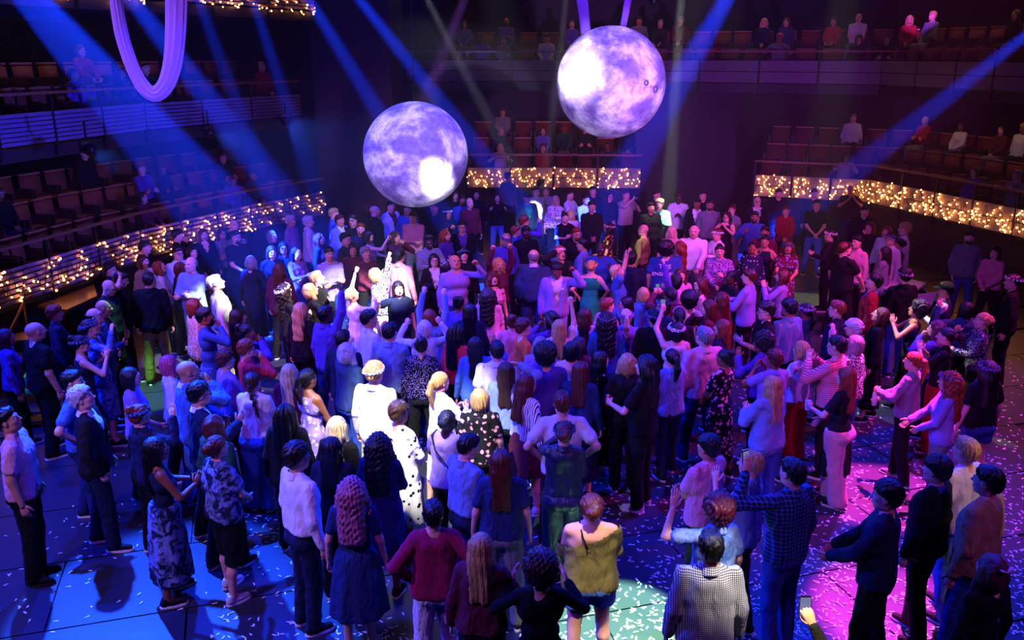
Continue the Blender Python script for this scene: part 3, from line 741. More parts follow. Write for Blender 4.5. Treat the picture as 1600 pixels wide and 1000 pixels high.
def person(x, y, yaw, h, sex, hair, skin, top, bottom, arms, extra, label, z=0., group=None, lod=None, cat='person'):
    fem = 1 if sex in 'fF' else 0
    if lod is None: lod = 0 if y < 12.5 else 1 if y < 21 else 2
    ex = extra.split() if extra else []
    pitch = .30 if 'up' in ex else -.30 if 'dn' in ex else .12 if 'lo' in ex else .03
    hy = .55 if 'hr' in ex else -.55 if 'hl' in ex else 0
    mood = 'open' if 'open' in ex else 'smile' if 'smile' in ex else 'calm'
    st = 9 if 'sit' in ex else (int(x*37+y*11) % 3); base = st if st < 3 else 0
    tt, tc = top.split(':'); bt, bc = (bottom.split(':') if bottom and bottom != '-' else ('', ''))
    bare = tt in ('dr', 'dl', 'ds') or bt in ('sk', 'ms', 'sr', 'cu') or st == 9 and bt == 'sk'
    s = h/1.75; wide = 1.15 if sex in 'MF' else 1.
    P = bpy.data.objects.new('person', None); C.objects.link(P); P.location = (x, y, z); P.rotation_euler = (0, 0, -math.radians(yaw)); P.scale = (s*wide, s*wide, s)
    tag(P, label, cat, group); P.empty_display_size = .2
    aL, aR = arms
    put('body', body_mesh(fem, aL, aR, pitch, hy, mood, bare, st, lod), [skinmat(skin), DARK, LIP, WHITE], P)
    # top
    sl, fit, hem, col = TOPS[tt]; sk = None
    if tt in ('dr', 'dl', 'ds'):
        hemz = .50 if 'mini' in ex else .22 if 'maxi' in ex else .40
        sk = (hemz if st != 9 else .75, .07 if 'flare' in ex else .02)
    if 'tuck' in ex or bt in ('sk', 'ms'): hem = .99
    if st == 9: hem = max(hem, .90)
    me = top_mesh(fem, aL, aR, sl, fit, hem, lod, sk); key = ('top', fem, aL, aR, sl, fit, hem, lod, sk)
    if tt in ('jk', 'co', 'vs') or 'cardi' in ex:
        inner = 'w'
        for e in ex:
            if e.startswith('in='): inner = e[3:]
        put('shirt', top_mesh(fem, aL, aR, 1 if tt == 'vs' else .5, .006, .93, lod), [cloth(inner)], P)
        me = open_front(me, key, .22 if tt != 'vs' else .30, 1.08 if tt == 'jk' else 1.16, 'open' if 'cardi' in ex else None)
    elif tt == 'of': me = open_front(me, key, 0, 3, 'off')
    elif 'vneck' in ex: me = open_front(me, key, .32, 1.28)
    elif tt in ('ta', 'ds') or 'wide' in ex: me = open_front(me, key, 0, 3, 'wide')
    g = put(TOPN[tt], me, [cloth(tc)], P)
    if col and lod < 2: put('collar', collar_mesh(lod), [cloth(inner if tt in ('jk', 'co') else tc)], P)
    # bottom
    if bt in ('tr', 'jn', 'wt', 'cu'):
        put('jeans' if bt == 'jn' else 'trousers', trouser_mesh(fem, {'tr': .010, 'jn': .006, 'wt': .045, 'cu': .02}[bt], .42 if bt == 'cu' else .045, st, lod, 1.06 if (hem > .95 or 'tuck' in ex) else .99), [cloth(bc)], P)
    elif bt == 'sr': put('shorts', trouser_mesh(fem, .022, .70, st, lod, 1.0), [cloth(bc)], P)
    elif bt in ('sk', 'ms'):
        if st == 9: put('skirt', trouser_mesh(fem, .02, .80, st, lod, 1.04), [cloth(bc)], P)
        else: put('skirt', skirt_mesh(.55 if bt == 'sk' else .24, .04, lod), [cloth(bc)], P)
    sc_ = 'K'
    for e in ex:
        if e.startswith('shoe='): sc_ = e[5:]
    for (H, K, A_, Cf) in (SIT_LEGS if st == 9 else leg_pts(st)):
        so = put('shoe', shoe_mesh(min(lod, 2)), [cloth(sc_), cloth('w' if sc_ != 'k' else 'k'), cloth('w' if sc_ != 'w' else 'G')], P, Matrix.Translation((A_[0], A_[1]+.015, 0. if st != 9 else A_[2]-.09)) @ Matrix.Rotation(-.12*(1 if A_[0] > 0 else -1), 4, 'Z'))
        if 'marks' in ex:                                          # dark stripes on the side of the trainer
            a = Acc()
            for sx in (-1, 1):
                for k in range(3): a.tube([(sx*.043, .010+.024*k, .030), (sx*.036, -.012+.024*k, .074)], .0055, 4, 0)
            put('stripe', a.mesh('stripe'), [cloth('k')], so)
        if 'tick' in ex:
            a = Acc()
            for sx in (-1, 1): a.tube([(sx*.043, .055, .050), (sx*.045, .030, .036), (sx*.040, -.06, .070)], [.003, .009, .002], 4, 0)
            put('mark', a.mesh('mark'), [cloth('w')], so)
    HM = head_matrix(pitch, hy)
    hs, hc = hair.split(':')
    if hs == 'cp': put('hair', hair_mesh('sh', max(lod, 1)), [hairmat('d')], P, HM); put('cap', cap_mesh(), [cloth(hc)], P, HM)
    elif hs != 'no':
        long = hs in ('ln', 'lw', 'lc', 'lo', 'br', 'po')
        M = head_matrix(pitch*(.45 if long else 1), hy)
        put('hair', hair_mesh(hs, lod if hs in ('ln', 'lw', 'lc', 'lo', 'br', 'af') or lod == 2 else lod), [hairmat(hc)], P, M)
    for e in ex:
        if e.startswith('beard'): put('beard', beard_mesh(lod), [hairmat(hc if hs != 'no' and hs != 'cp' else 'd')], P, HM)
        elif e == 'gl': put('glasses', glasses_mesh(), [cloth('k')], P, HM)
        elif e[:3] == 'fc=':
            put('flower_crown', crown_mesh(int(x*7) % 3, lod), [cloth(e[3]), cloth('e'), cloth('y')], P, HM)
        elif e[:3] == 'hb=':
            a = Acc(); th = np.linspace(-1.6, 1.6, 12)
            a.tube([(math.sin(t)*.093, .02-.01*abs(t), .045+math.cos(t)*.093) for t in th], .011, 6, 0, flat=.5)
            put('headband', a.mesh('headband'), [cloth(e[3])], P, HM)
        elif e == 'lapel':
            a = Acc()
            for k in range(5): a.ball((-.085+.014*math.cos(k*1.257), .135, 1.33+.014*math.sin(k*1.257)), .011, 0, 5, 3)
            a.ball((-.085, .146, 1.33), .008, 1, 5, 3); put('lapel_flower', a.mesh('lapel'), [cloth('W'), cloth('y')], P)
        elif e == 'clip':
            a = Acc(); a.tube([(-.05, -.13, .07), (0, -.145, .055), (.05, -.13, .075)], [.022, .007, .022], 6, 0, flat=.4); a.tube([(0, -.145, .05), (.02, -.15, -.03)], [.006, .012], 5, 0, flat=.4); put('hair_clip', a.mesh('clip'), [cloth('P')], P, HM)
        elif e == 'strap':
            a = Acc(); a.tube([(-.075, .05, 1.50), (-.085, -.03, 1.50), (-.070, -.112, 1.42), (-.03, -.138, 1.32)], .007, 4, 0); put('strap', a.mesh('strap'), [cloth('k')], P)
        elif e == 'bag':
            a = Acc(); a.tube([(-.15, .06, 1.49), (-.05, .16, 1.3), (.12, .14, 1.1), (.19, .02, .98), (.1, -.13, 1.12), (-.08, -.15, 1.35), (-.15, -.08, 1.48), (-.15, .06, 1.49)], .012, 4, 0, flat=.3)
            put('bag_strap', a.mesh('strap'), [cloth('k')], P)
    P['_w'] = 1; del P['_w']
    M = P.matrix_basis
    def hand(side, code):
        S, E, T, fs, pn = arm_points(code, side, .157 if fem else .178)
        return T, unit(T-E), unit(pn)
    for e in ex:                                                   # a thing in the hand is a thing of its own
        if e.split('/')[0] in ('ph', 'cup', 'bot', 'pap', 'phL', 'canL', 'phU'):
            k = e.split('/')[0]; side = -1 if k in ('phL', 'canL') or k == 'cup' and aR not in 'wsx' else 1
            T, d, pn = hand(side, aL if side < 0 else aR); p = T+d*.08+pn*.035 if k != 'pap' else T+d*.1
            HELD.append((k, M @ Vector(p), math.radians(-yaw), label, s))
    return P
HELD = []
# ---------------------------------------------------------------- the hall
BLK = plain('black paint', '#08080c', .55); FLOORM = plain('black stage floor', '#1b1c24', .42); BOARD = plain('deck board', '#262733', .4)
METAL = plain('dark metal', '#101014', .4, .6); WOOD = plain('handrail wood', '#7a4a2a', .4); SEATR = plain('red seat cloth', '#5e140e', .8); SEATO = plain('orange seat cloth', '#7a3c1a', .8); TRIM = plain('seat trim', '#3a1d12', .5)
def box_obj(name, c, d, m, parent=None, rz=0., kind=None, label=None):
    a = Acc(); a.box((0, 0, 0), d, 0); o = put(name, a.mesh(name, [m], False), None, parent); o.location = c; o.rotation_euler = (0, 0, rz); return tag(o, label, kind=kind)
def seg_slab(name, pts, z0, z1, depth, m, out=1, kind='structure', parent=None):
    """a slab that follows the plan line pts and reaches `depth` away from the floor"""
    A = Acc(); P = [np.array(p, float) for p in pts]; n = []
    for i in range(len(P)):
        a = P[max(i-1, 0)]; b = P[min(i+1, len(P)-1)]; d = unit(np.array([*(b-a), 0]))[:2]; nn = np.array([-d[1], d[0]]); n.append(nn*out)
    V = []
    for p, q in zip(P, n):
        for e, z in ((0, z0), (0, z1), (depth, z1), (depth, z0)): V.append((*(p+q*e), z))
    Q = []
    for i in range(len(P)-1):
        for k in range(4): Q.append([i*4+k, i*4+(k+1) % 4, i*4+4+(k+1) % 4, i*4+4+k])
    Q += [[0, 1, 2, 3], [len(V)-1, len(V)-2, len(V)-3, len(V)-4]]
    A.add(V, np.array(Q)); return tag(put(name, A.mesh(name, [m], False), None, parent), kind=kind)

fl = Acc(); fl.box((0, 15, -.15), (34, 44, .25)); tag(put('floor', fl.mesh('floor', [FLOORM], False)), kind='structure')
fo = bpy.data.objects['floor']
# the raised boards of the playing area, each lifted a touch, joints open
bm_ = Acc(); bm_.box((0, 0, 0), (2.42, 1.20, .05)); BOARDS = bm_.mesh('deck_board', [BOARD], False)
ca, sa = math.cos(math.radians(17)), math.sin(math.radians(17))
for i in range(-7, 8):
    for j in range(-12, 14):
        u, v = i*2.44+(j % 2)*1.22, j*1.22; x = u*ca-v*sa; y = 14+u*sa+v*ca
        if not (-8.3 < x < 10.3 and 4.2 < y < 25.4): continue
        if abs(x) > 1.2+y*.62: continue
        o = put('floor_board', BOARDS, None, fo, Matrix.Translation((x, y, -.024)) @ Matrix.Rotation(math.radians(17), 4, 'Z'))
WL = Acc(); WL.box((-16, 15, 5), (.3, 44, 10.5)); tag(put('wall_left', WL.mesh('wall', [BLK], False)), kind='structure')
WL = Acc(); WL.box((17, 15, 5), (.3, 44, 10.5)); tag(put('wall_right', WL.mesh('wall', [BLK], False)), kind='structure')
WL = Acc(); WL.box((0, 33, 5), (34, .3, 10.5)); tag(put('wall_back', WL.mesh('wall', [BLK], False)), kind='structure')
WL = Acc(); WL.box((0, -6.8, 5), (34, .3, 10.5)); tag(put('wall_front', WL.mesh('wall', [BLK], False)), kind='structure')
WL = Acc(); WL.box((0, 13.4, 12.2), (34, 41, .3)); tag(put('ceiling', WL.mesh('ceiling', [BLK], False)), kind='structure')

LP = [(-9.0, 9.6), (-8.2, 13.7), (-7.35, 17.4), (-6.05, 20.5), (-4.75, 22.6)]
BP = [(-1.3, 26.1), (1.2, 26.05), (3.72, 25.9)]
RP = [(6.6, 24.5), (9.35, 23.4), (10.05, 21.2), (10.72, 18.9), (11.2, 16.5)]
UP = [(-3.1, 27.0), (0, 26.9), (3.7, 26.4), (6.7, 25.2), (9.4, 23.6), (10.05, 21.0), (10.7, 18.9), (11.3, 16)]
# solid fronts under the panels, gallery floors, soffits
for nm, pts, zt in (('left', LP, 1.04), ('back', BP, 1.24), ('right', RP, 1.24)):
    seg_slab('gallery_base', pts, 0, zt, .35, BLK); seg_slab('gallery_floor', pts, zt-.15, zt-.02, 5, BLK)
def panel_mat(name, col, kind):
    m, nt, p = nodemat(name); tc = N(nt, 'ShaderNodeTexCoord'); w = N(nt, 'ShaderNodeTexWave', Scale=16. if kind == 'mesh' else 9., bands_direction='Z'); nt.links.new(tc.outputs['Object'], w.inputs['Vector'])
    r = ramp(nt, w.outputs['Fac'], [(.2, tuple(x*.35 for x in srgb(col)[:3])+(1,)), (.6, srgb(col))]); nt.links.new(r.outputs[0], p.inputs['Base Color'])
    bump(nt, p, w.outputs['Fac'], .8, .02); p.inputs['Roughness'].default_value = .5; p.inputs['Metallic'].default_value = .3; return m
PANB = panel_mat('perforated panel', '#a89cae', 'mesh'); SLATM = plain('slat metal', '#75688a', .45, .3)

def front(name, label, pts, z0, z1, zr, step, slats, first=0.):
    """a gallery front: panels between posts, handrail on top"""
    R = bpy.data.objects.new(name, None); C.objects.link(R); tag(R, kind='structure')
    out = []
    for i in range(len(pts)-1):
        a = np.array(pts[i], float); b = np.array(pts[i+1], float); L = np.linalg.norm(b-a); n = max(1, round(L/step))
        ang = math.atan2(*(b-a)[::-1]); nx = np.array([-(b-a)[1], (b-a)[0]])/L
        for k in range(n):
            p = a+(b-a)*(k+.5)/n; w = L/n-.06; q = p-nx*.03
            if slats:
                key = ('slat', round(w, 2)); 
                me = cached(key, lambda: (lambda A: (A.box((0, 0, 0), (w, .02, (z1-z0)/7*.72)), A.mesh('slat', [SLATM], False))[1])(Acc()))
                for s in range(7):
                    o = put('slat', me, None, R, Matrix.Translation((*q, z0+(s+.5)*(z1-z0)/7)) @ Matrix.Rotation(ang, 4, 'Z') @ Matrix.Rotation(.35, 4, 'X'))
            else:
                hh = (z1-z0)/2-.012
                me = cached(('pan', round(w, 2), round(hh, 2)), lambda: (lambda A: (A.box((0, 0, 0), (w, .025, hh)), A.mesh('panel', [PANB], False))[1])(Acc()))
                for s in (0, 1): put('panel', me, None, R, Matrix.Translation((*q, z0+hh/2+s*((z1-z0)/2+.006))) @ Matrix.Rotation(ang, 4, 'Z'))
            out.append((q, ang, w, nx))
            me = cached(('post', round(zr-z0, 2)), lambda: (lambda A: (A.box((0, 0, 0), (.05, .06, zr-z0+.25)), A.mesh('post', [METAL], False))[1])(Acc()))
            put('post', me, None, R, Matrix.Translation((*(a+(b-a)*k/n), (zr+z0)/2-.10)) @ Matrix.Rotation(ang, 4, 'Z'))
        me = (lambda A: (A.box((0, 0, 0), (L+.02, .07, .045)), A.mesh('handrail', [WOOD], False))[1])(Acc())
        put('handrail', me, None, R, Matrix.Translation((*((a+b)/2), zr)) @ Matrix.Rotation(ang, 4, 'Z'))
    return out
FL = front('gallery_front_left', '', LP, 1.10, 1.70, 2.02, 1.15, True)
FB = front('gallery_front_back', '', BP, 1.30, 1.88, 2.24, 1.25, False)
FR = front('gallery_front_right', '', RP, 1.30, 1.88, 2.24, 1.15, False)
LU = [(-9.2, 9.0), (-8.2, 14.5), (-7.3, 18.2), (-6.0, 21.1), (-5.2, 22.6)]
front('upper_front_left', '', LU, 3.56, 4.08, 4.38, 1.4, True)
front('upper_front_back', '', UP, 4.27, 4.85, 5.08, 1.35, False)
seg_slab('upper_gallery_floor', LU, 3.30, 3.52, 6, BLK); seg_slab('upper_gallery_floor', UP, 4.0, 4.24, 6, BLK)
T3 = [(-8.6, 13.0), (-6.72, 17.5), (-5.3, 20.6), (-4.6, 22)]
F3 = front('third_front_left', '', T3, 5.98, 6.5, 6.9, 1.4, True)
seg_slab('third_gallery_floor', T3, 5.75, 5.95, 6, BLK)
# dark corner tower and the aisle pier
for c, d in (((-4.1, 25.3, 4.5), (2.0, 3.0, 9)), ((-8.2, 27.5, 4.5), (7.0, 1.0, 9)), ((5.2, 28.2, 2.05), (3.4, .4, 4.1))):
    w_ = Acc(); w_.box(c, d); tag(put('pier', w_.mesh('pier', [BLK], False)), kind='structure')

# ---------------------------------------------------------------- fairy lights
BULB = glow('warm bulb', '#ff9444', 14.); WIRE = plain('dark wire', '#0a0806', .6)
BULB.cycles.emission_sampling = 'FRONT'
def string_lights(label, group, q, ang, w, nx, z0, z1, rs, n=42):
    R = empty('string_lights', (q[0], q[1], z0), ang, label, 'string lights', group)
    h = z1-z0; A = Acc(); B = Acc(); pts = []; x = -w/2; up = rs.rand() > .5
    k = 9
    for i in range(k+1):
        pts.append((-w/2+w*i/k+rs.uniform(-.04, .04), -.035-rs.rand()*.03, (h*rs.uniform(.72, 1.04) if (i % 2) == up else h*rs.uniform(-.03, .28))))
    P = np.array(pts); T = np.linspace(0, k, 60); C2 = np.stack([np.interp(T, range(k+1), P[:, d]) for d in range(3)], 1)
    C2[:, 2] -= .05*np.abs(np.sin(T*math.pi)); A.tube(C2, .007, 4)
    sq = np.array([(-w/2+w*t+.05*math.sin(t*19+rs.rand()), -.04, h*(.5+.42*math.sin(t*13+ang*5))) for t in np.linspace(0, 1, 40)]); A.tube(sq, .006, 4)
    al = np.concatenate([C2, sq])
    for i in rs.choice(len(al), min(n, len(al)), replace=False):
        c = al[i]+rs.uniform(-.045, .045, 3)*(1, .3, 1); c[1] = min(c[1], -.03); B.ball(c, .0165*rs.uniform(.8, 1.3), 0, 5, 3)
    put('cable', A.mesh('cable', [WIRE]), None, R); tag(put('bulbs', B.mesh('bulbs', [BULB]), None, R), kind='stuff')
rs = np.random.RandomState(11)
ORD = ['first', 'second', 'third', 'fourth', 'fifth', 'sixth', 'seventh', 'eighth', 'ninth', 'tenth', 'eleventh', 'twelfth', 'thirteenth', 'fourteenth', 'fifteenth', 'sixteenth', 'seventeenth', 'eighteenth', 'nineteenth', 'twentieth']
ORD += ['twenty-'+q for q in ORD[:9]]+['thirtieth']+['thirty-'+q for q in ORD[:9]]+['fortieth']+['forty-'+q for q in ORD[:9]]
def ordn(i): return ORD[i]
for i, (q, a, w, nx) in enumerate([f for f in FL if f[0][1] > 12.3]):
    string_lights('warm fairy lights on the slatted left gallery front, %s bay from the camera' % ordn(i), 'fairy lights along the left gallery', q, a, w, nx, 1.10, 1.70, rs, 27 if q[1] < 20.5 else 17)
for i, (q, a, w, nx) in enumerate(FB): string_lights('warm fairy lights on the back gallery front, %s panel from the left moon' % ordn(i), 'fairy lights along the back gallery', q, a, w, nx, 1.30, 1.88, rs, 42)
for i, (q, a, w, nx) in enumerate(FR):
    if q[1] > 18: string_lights('warm fairy lights on the right gallery front, %s panel from the dark aisle' % ordn(i), 'fairy lights along the right gallery', q, a, w, nx, 1.30, 1.88, rs, 42)
for i, (q, a, w, nx) in enumerate([f for f in F3 if f[0][1] > 14]): string_lights('warm fairy lights on the top left balcony edge, %s bay from the camera' % ordn(i), 'fairy lights along the top left balcony', q, a, w, nx, 5.90, 6.15, rs, 18)

# ---------------------------------------------------------------- seats and the seated audience
def seat_proto(cm):
    A = Acc(); A.box((0, -.22, .62), (.50, .09, .52), 0, rotx(.12)); b = A.mesh('backrest', [cm], True)
    A = Acc(); A.box((0, .02, .42), (.48, .44, .11), 0); s = A.mesh('cushion', [cm], True)
    A = Acc()
    for x in (-.26, .26): A.box((x, .0, .32), (.035, .42, .64), 0)
    A.box((0, .0, .34), (.50, .38, .03), 0)
    f = A.mesh('frame', [TRIM], False)
    A = Acc(); A.box((0, -.255, .895), (.50, .07, .035), 0, rotx(.12)); t = A.mesh('top_edge', [plain('seat edge', '#96603c', .45)], False)
    return (('backrest', b), ('cushion', s), ('frame', f), ('top_edge', t))
PROTO = [seat_proto(SEATR), seat_proto(SEATO)]
for pr in PROTO:
    for n_, me in pr:
        if n_ in ('backrest', 'cushion'):
            b = __import__('bmesh').new(); b.from_mesh(me); __import__('bmesh').ops.bevel(b, geom=b.edges, offset=.035, segments=2, affect='EDGES'); b.to_mesh(me); b.free(); me.polygons.foreach_set('use_smooth', [True]*len(me.polygons))
GAL = []; SEATED = []
def rows(area, pts, z, nrow, first, rise=.38, depth=1.0, out=1, col=0, step=.58, skip=None):
    for r in range(nrow):
        P = [np.array(p, float) for p in pts]; n = []
        for i in range(len(P)):
            a = P[max(i-1, 0)]; b = P[min(i+1, len(P)-1)]; d = (b-a)/np.linalg.norm(b-a); n.append(np.array([-d[1], d[0]])*out)
        Q = [p+q*(first+r*depth) for p, q in zip(P, n)]; L = [np.linalg.norm(Q[i+1]-Q[i]) for i in range(len(Q)-1)]
        zz = z+r*rise; k = 0
        if r: seg_slab('gallery_step', [tuple(p+q*(first+r*depth-.45)) for p, q in zip(P, n)], z-.1, zz, depth*1.0, BLK)
        for i in range(len(Q)-1):
            d = (Q[i+1]-Q[i])/L[i]; m = int(L[i]/step); face = math.atan2(-(-d[0]*out)*-1, 1) if 0 else 0
            nrm = np.array([-d[1], d[0]])*out; rz = math.atan2(nrm[1], nrm[0])+math.pi/2   # seat faces the floor
            for j in range(m):
                p = Q[i]+d*(j+.5)*L[i]/m; sx, sy = proj(p[0], p[1], zz+.7)
                if not (-15 < sx < 1615 and -25 < sy < 560): k += 1; continue
                if skip and skip(p, r): k += 1; continue
                GAL.append((area, r, k, p[0], p[1], zz, rz, col)); k += 1
rows('lower left gallery', LP, 1.02, 3, .75, .36, .95, 1, 1)
rows('lower back gallery', BP, 1.22, 3, .75, .42, .95)
rows('lower right gallery', RP, 1.22, 3, .75, .42, .95)
rows('upper left gallery', LU, 3.52, 2, .75, .42, .95, 1, 1)
rows('upper back gallery', UP, 4.24, 2, .75, .50, .95, skip=lambda p, r: p[0] < -1.5)
gr = random.Random(5); RN = ['front row', 'second row', 'third row']
GC = ['kk', 'K-', 'n-', 'u-', 'g-', 'e-', 'a-', 'w-', 'c-', 'r-', 'K-', 'v-']; CN = dict(k='black', K='charcoal', n='navy', u='maroon', g='grey', e='dark green', a='slate', w='white', c='cream', r='red', v='violet')
npeople = 0
for (area, r, k, x, y, z, rz, col) in GAL:
    S = empty('theatre_seat', (x, y, z), rz, '%s theatre seat in the %s of the %s, %s along' % ('orange-brown' if col else 'red', RN[r], area, ordn(k)), 'seat', 'seats of the %s' % area)
    for n_, me in PROTO[col]: put(n_, me, None, S)
    dens = {'lower left gallery': .22, 'lower back gallery': .38, 'lower right gallery': .30, 'upper left gallery': .30, 'upper back gallery': .42}[area]
    if gr.random() < dens and npeople < 56:
        npeople += 1; f = gr.random() < .5; c = gr.choice(GC); hs = gr.choice(['lw', 'ln', 'bob', 'bu']) if f else gr.choice(['sh', 'cu', 'sh', 'bd']); hc = gr.choice('kdbayg'); ap = gr.choice(['dd', 'cc', 'ff', 'ss'] if r else ['ss', 'cc', 'xx', 'ff'])
        hn = dict(k='black', d='dark brown', b='brown', a='auburn', y='blonde', g='grey')[hc]; long = dict(lw='long wavy', ln='long', bob='bobbed', bu='tied-up', sh='short', cu='curly', bd='thinning')[hs]
        SEATED.append((x, y, z, -math.degrees(rz), f, hs, hc, c, ap, 'spectator with %s %s hair in %s, %s, %s, %s seat' % (long, hn, CN[c[0]], RN[r], area.replace(' gallery', ''), ordn(k)), 'audience of the %s' % area))

# added warm fill, no seen lamp, under each gallery so the seats read faintly
def area_lamp(name, loc, sx, sy, power, col, rz=0.):
    l = bpy.data.lights.new(name, 'AREA'); l.shape = 'RECTANGLE'; l.size = sx; l.size_y = sy; l.energy = power; l.color = col
    o = bpy.data.objects.new(name, l); C.objects.link(o); o.location = loc; o.rotation_euler = (0, 0, rz)
area_lamp('gallery_fill', (-9.3, 16.5, 3.25), 9, .4, 4, (1, .5, .2), math.radians(72))
area_lamp('gallery_fill', (1.2, 27.6, 3.95), 5, .4, 8, (1, .45, .25))
area_lamp('gallery_fill', (11.4, 22.4, 3.95), 7, .4, 8, (1, .5, .3), math.radians(-70))
area_lamp('gallery_fill', (-9.3, 17.5, 5.7), 9, .4, 7, (1, .5, .2), math.radians(72))
area_lamp('gallery_fill', (3.8, 27.6, 7.5), 13, .4, 20, (1, .55, .28), math.radians(-12))
area_lamp('gallery_fill', (11.9, 21.5, 7.0), 7, .4, 10, (1, .5, .28), math.radians(-72))
# ---------------------------------------------------------------- moons and silks
def moon(name, label, px, py, R, seed, crat, dark):
    x, y, z = aty(px, py, 17.4); A = Acc(); A.ball((0, 0, 0), R, 0, 96, 48)
    V = np.concatenate(A.V); 
    m, nt, p = nodemat(name+' skin'); L = nt.links.new; tc = N(nt, 'ShaderNodeTexCoord'); mp = N(nt, 'ShaderNodeMapping'); mp.inputs['Location'].default_value = (seed, seed*.7, 0); L(tc.outputs['Object'], mp.inputs[0])
    n1 = N(nt, 'ShaderNodeTexNoise', Scale=1.5, Detail=7., Roughness=.62, Distortion=.35); n2 = N(nt, 'ShaderNodeTexNoise', Scale=7., Detail=8., Roughness=.7); v = N(nt, 'ShaderNodeTexVoronoi', Scale=5.5, Randomness=1.)
    for q in (n1, n2, v): L(mp.outputs[0], q.inputs['Vector'])
    r1 = ramp(nt, n1.outputs[0], [(.43, srgb('#7b68a8')), (.50, srgb('#aa9cc8')), (.60, srgb('#efecf4'))]); r2 = ramp(nt, n2.outputs[0], [(.3, srgb('#b0aabd')), (.62, (1, 1, 1, 1))])
    mx = N(nt, 'ShaderNodeMix', data_type='RGBA', blend_type='MULTIPLY'); mx.inputs[0].default_value = .9; L(r1.outputs[0], mx.inputs[6]); L(r2.outputs[0], mx.inputs[7])
    rc = ramp(nt, v.outputs['Distance'], [(0, (.72, .72, .78, 1)), (.14, (.62, .6, .68, 1)), (.18, (1, 1, 1, 1)), (.21, (1, 1, 1, 1)), (.26, (.93, .93, .95, 1))])
    m2 = N(nt, 'ShaderNodeMix', data_type='RGBA', blend_type='MULTIPLY'); m2.inputs[0].default_value = .55; L(mx.outputs[2], m2.inputs[6]); L(rc.outputs[0], m2.inputs[7]); L(m2.outputs[2], p.inputs['Base Color'])
    L(m2.outputs[2], p.inputs['Emission Color']); p.inputs['Emission Strength'].default_value = .10                          # skin emits its own colours, faintly
    ad = N(nt, 'ShaderNodeMath', operation='ADD'); L(n1.outputs[0], ad.inputs[0]); L(v.outputs['Distance'], ad.inputs[1]); bump(nt, p, n2.outputs[0], .25, .02); p.inputs['Roughness'].default_value = .7
    R_ = empty(name, (x, y, z), 0, label, 'moon'); put('globe', A.mesh('globe', [m]), None, R_)
    for (cx, cy, cr) in crat:                                    # ring craters: raised rims with a small peak
        d = unit((cx, -math.sqrt(max(0, 1-cx*cx-cy*cy)), cy)); s = unit(np.cross(d, (0, 0, 1.))); u = np.cross(s, d); c = Acc(); th = np.linspace(0, 2*math.pi, 25)
        for rr, tt in ((cr, .012), (cr*.55, .007)): c.tube([d*(R*.999)+(s*math.cos(t)+u*math.sin(t))*rr for t in th], tt, 5, 0, closed=False, up=d)
        c.ball(d*R, cr*.16, 1, 8, 5); put('crater', c.mesh('crater', [plain('crater rim', '#4d4366', .7), plain('crater peak', '#e8e4f0', .7)]), None, R_)
    return (x, y, z)
ml = moon('moon_balloon', 'large hanging moon globe, the lower one, over the back of the crowd', 649.5, 242, 1.0, 3.1, [(.55, -.05, .06)], 0)
mr = moon('moon_balloon', 'large hanging moon globe, the higher one, held by two silk bands', 954.5, 129, 1.02, 8.4, [(.53, .02, .045), (.72, -.09, .062)], 0)
SILK = None
def silk_mat():
    m, nt, p = nodemat('silk'); p.inputs['Base Color'].default_value = srgb('#8a70c4'); p.inputs['Roughness'].default_value = .55; p.inputs['Sheen Weight'].default_value = .4
    tc = N(nt, 'ShaderNodeTexCoord'); n1 = N(nt, 'ShaderNodeTexNoise', Scale=25.); nt.links.new(tc.outputs['UV'], n1.inputs['Vector']); return m
SILK = silk_mat()
def silk(name, label, pts, widths, cat='silk', flat=.32, nf=9):
    """a gathered band of cloth: a flattened tube with deep lengthwise pleats"""
    P = np.array(pts, float); T = np.linspace(0, len(P)-1, len(P)*7)
    # smooth
    Cc = np.stack([np.interp(T, range(len(P)), P[:, d]) for d in range(3)], 1)
    for _ in range(14): Cc[1:-1] = (Cc[:-2]+Cc[1:-1]*2+Cc[2:])/4
    Wd = np.interp(T, range(len(P)), widths); n = 44; th = np.arange(n)*2*math.pi/n; V = []
    t = np.gradient(Cc, axis=0); t /= np.linalg.norm(t, axis=1)[:, None]
    for i in range(len(T)):
        a = unit(np.cross(t[i], (0, 1, 0))); b = np.array((0, 1., 0)); rr = 1+.22*np.sin(th*nf+i*.05)+.08*np.sin(th*(nf+8)-i*.11)
        V.append(Cc[i]+Wd[i]*(np.outer(np.cos(th)*rr, a)+flat*np.outer(np.sin(th)*rr*1.1, b)))
    V = np.concatenate(V); i = np.arange(n); j = (i+1) % n
    Q = np.concatenate([np.stack([r*n+i, r*n+j, r*n+n+j, r*n+n+i], 1) for r in range(len(T)-1)])
    return tag(put(name, mesh_np(name, V, [(Q, 0)], [SILK])), label, cat)
Yk = 13.
loop = [(168, -330), (172, -90), (183, 20), (192, 62), (206, 105), (220, 134), (240, 152), (258, 138), (270, 104), (275, 60), (276, 5), (277, -90), (277, -330)]
silk('aerial_silk', 'long loop of violet silk hanging in a U at the upper left', [aty(a, b, Yk) for a, b in loop], [.055, .06, .075, .08, .08, .085, .085, .10, .11, .12, .125, .125, .12])
for (xt, xb, yb, lab) in ((908, 917, 62, 'violet silk band tied to the left shoulder of the higher moon'), (982, 972, 50, 'narrow violet silk band tied to the right shoulder of the higher moon')):
    silk('silk_band', lab, [aty(xt-(xb-xt)*5, -330, 17.4), aty(xt, -5, 17.45), aty((xt+xb)/2, 25, 17.5), aty(xb, yb, 17.55)], [.09, .085, .08, .078] if xt < 950 else [.055, .055, .05, .048])
x, y, z = ml; a = Acc(); a.tube([(x, y, z+.98), (x, y, 12)], .008, 5); tag(put('moon_cable', a.mesh('cable', [WIRE])), 'thin black cable from which the lower moon hangs', 'cable')

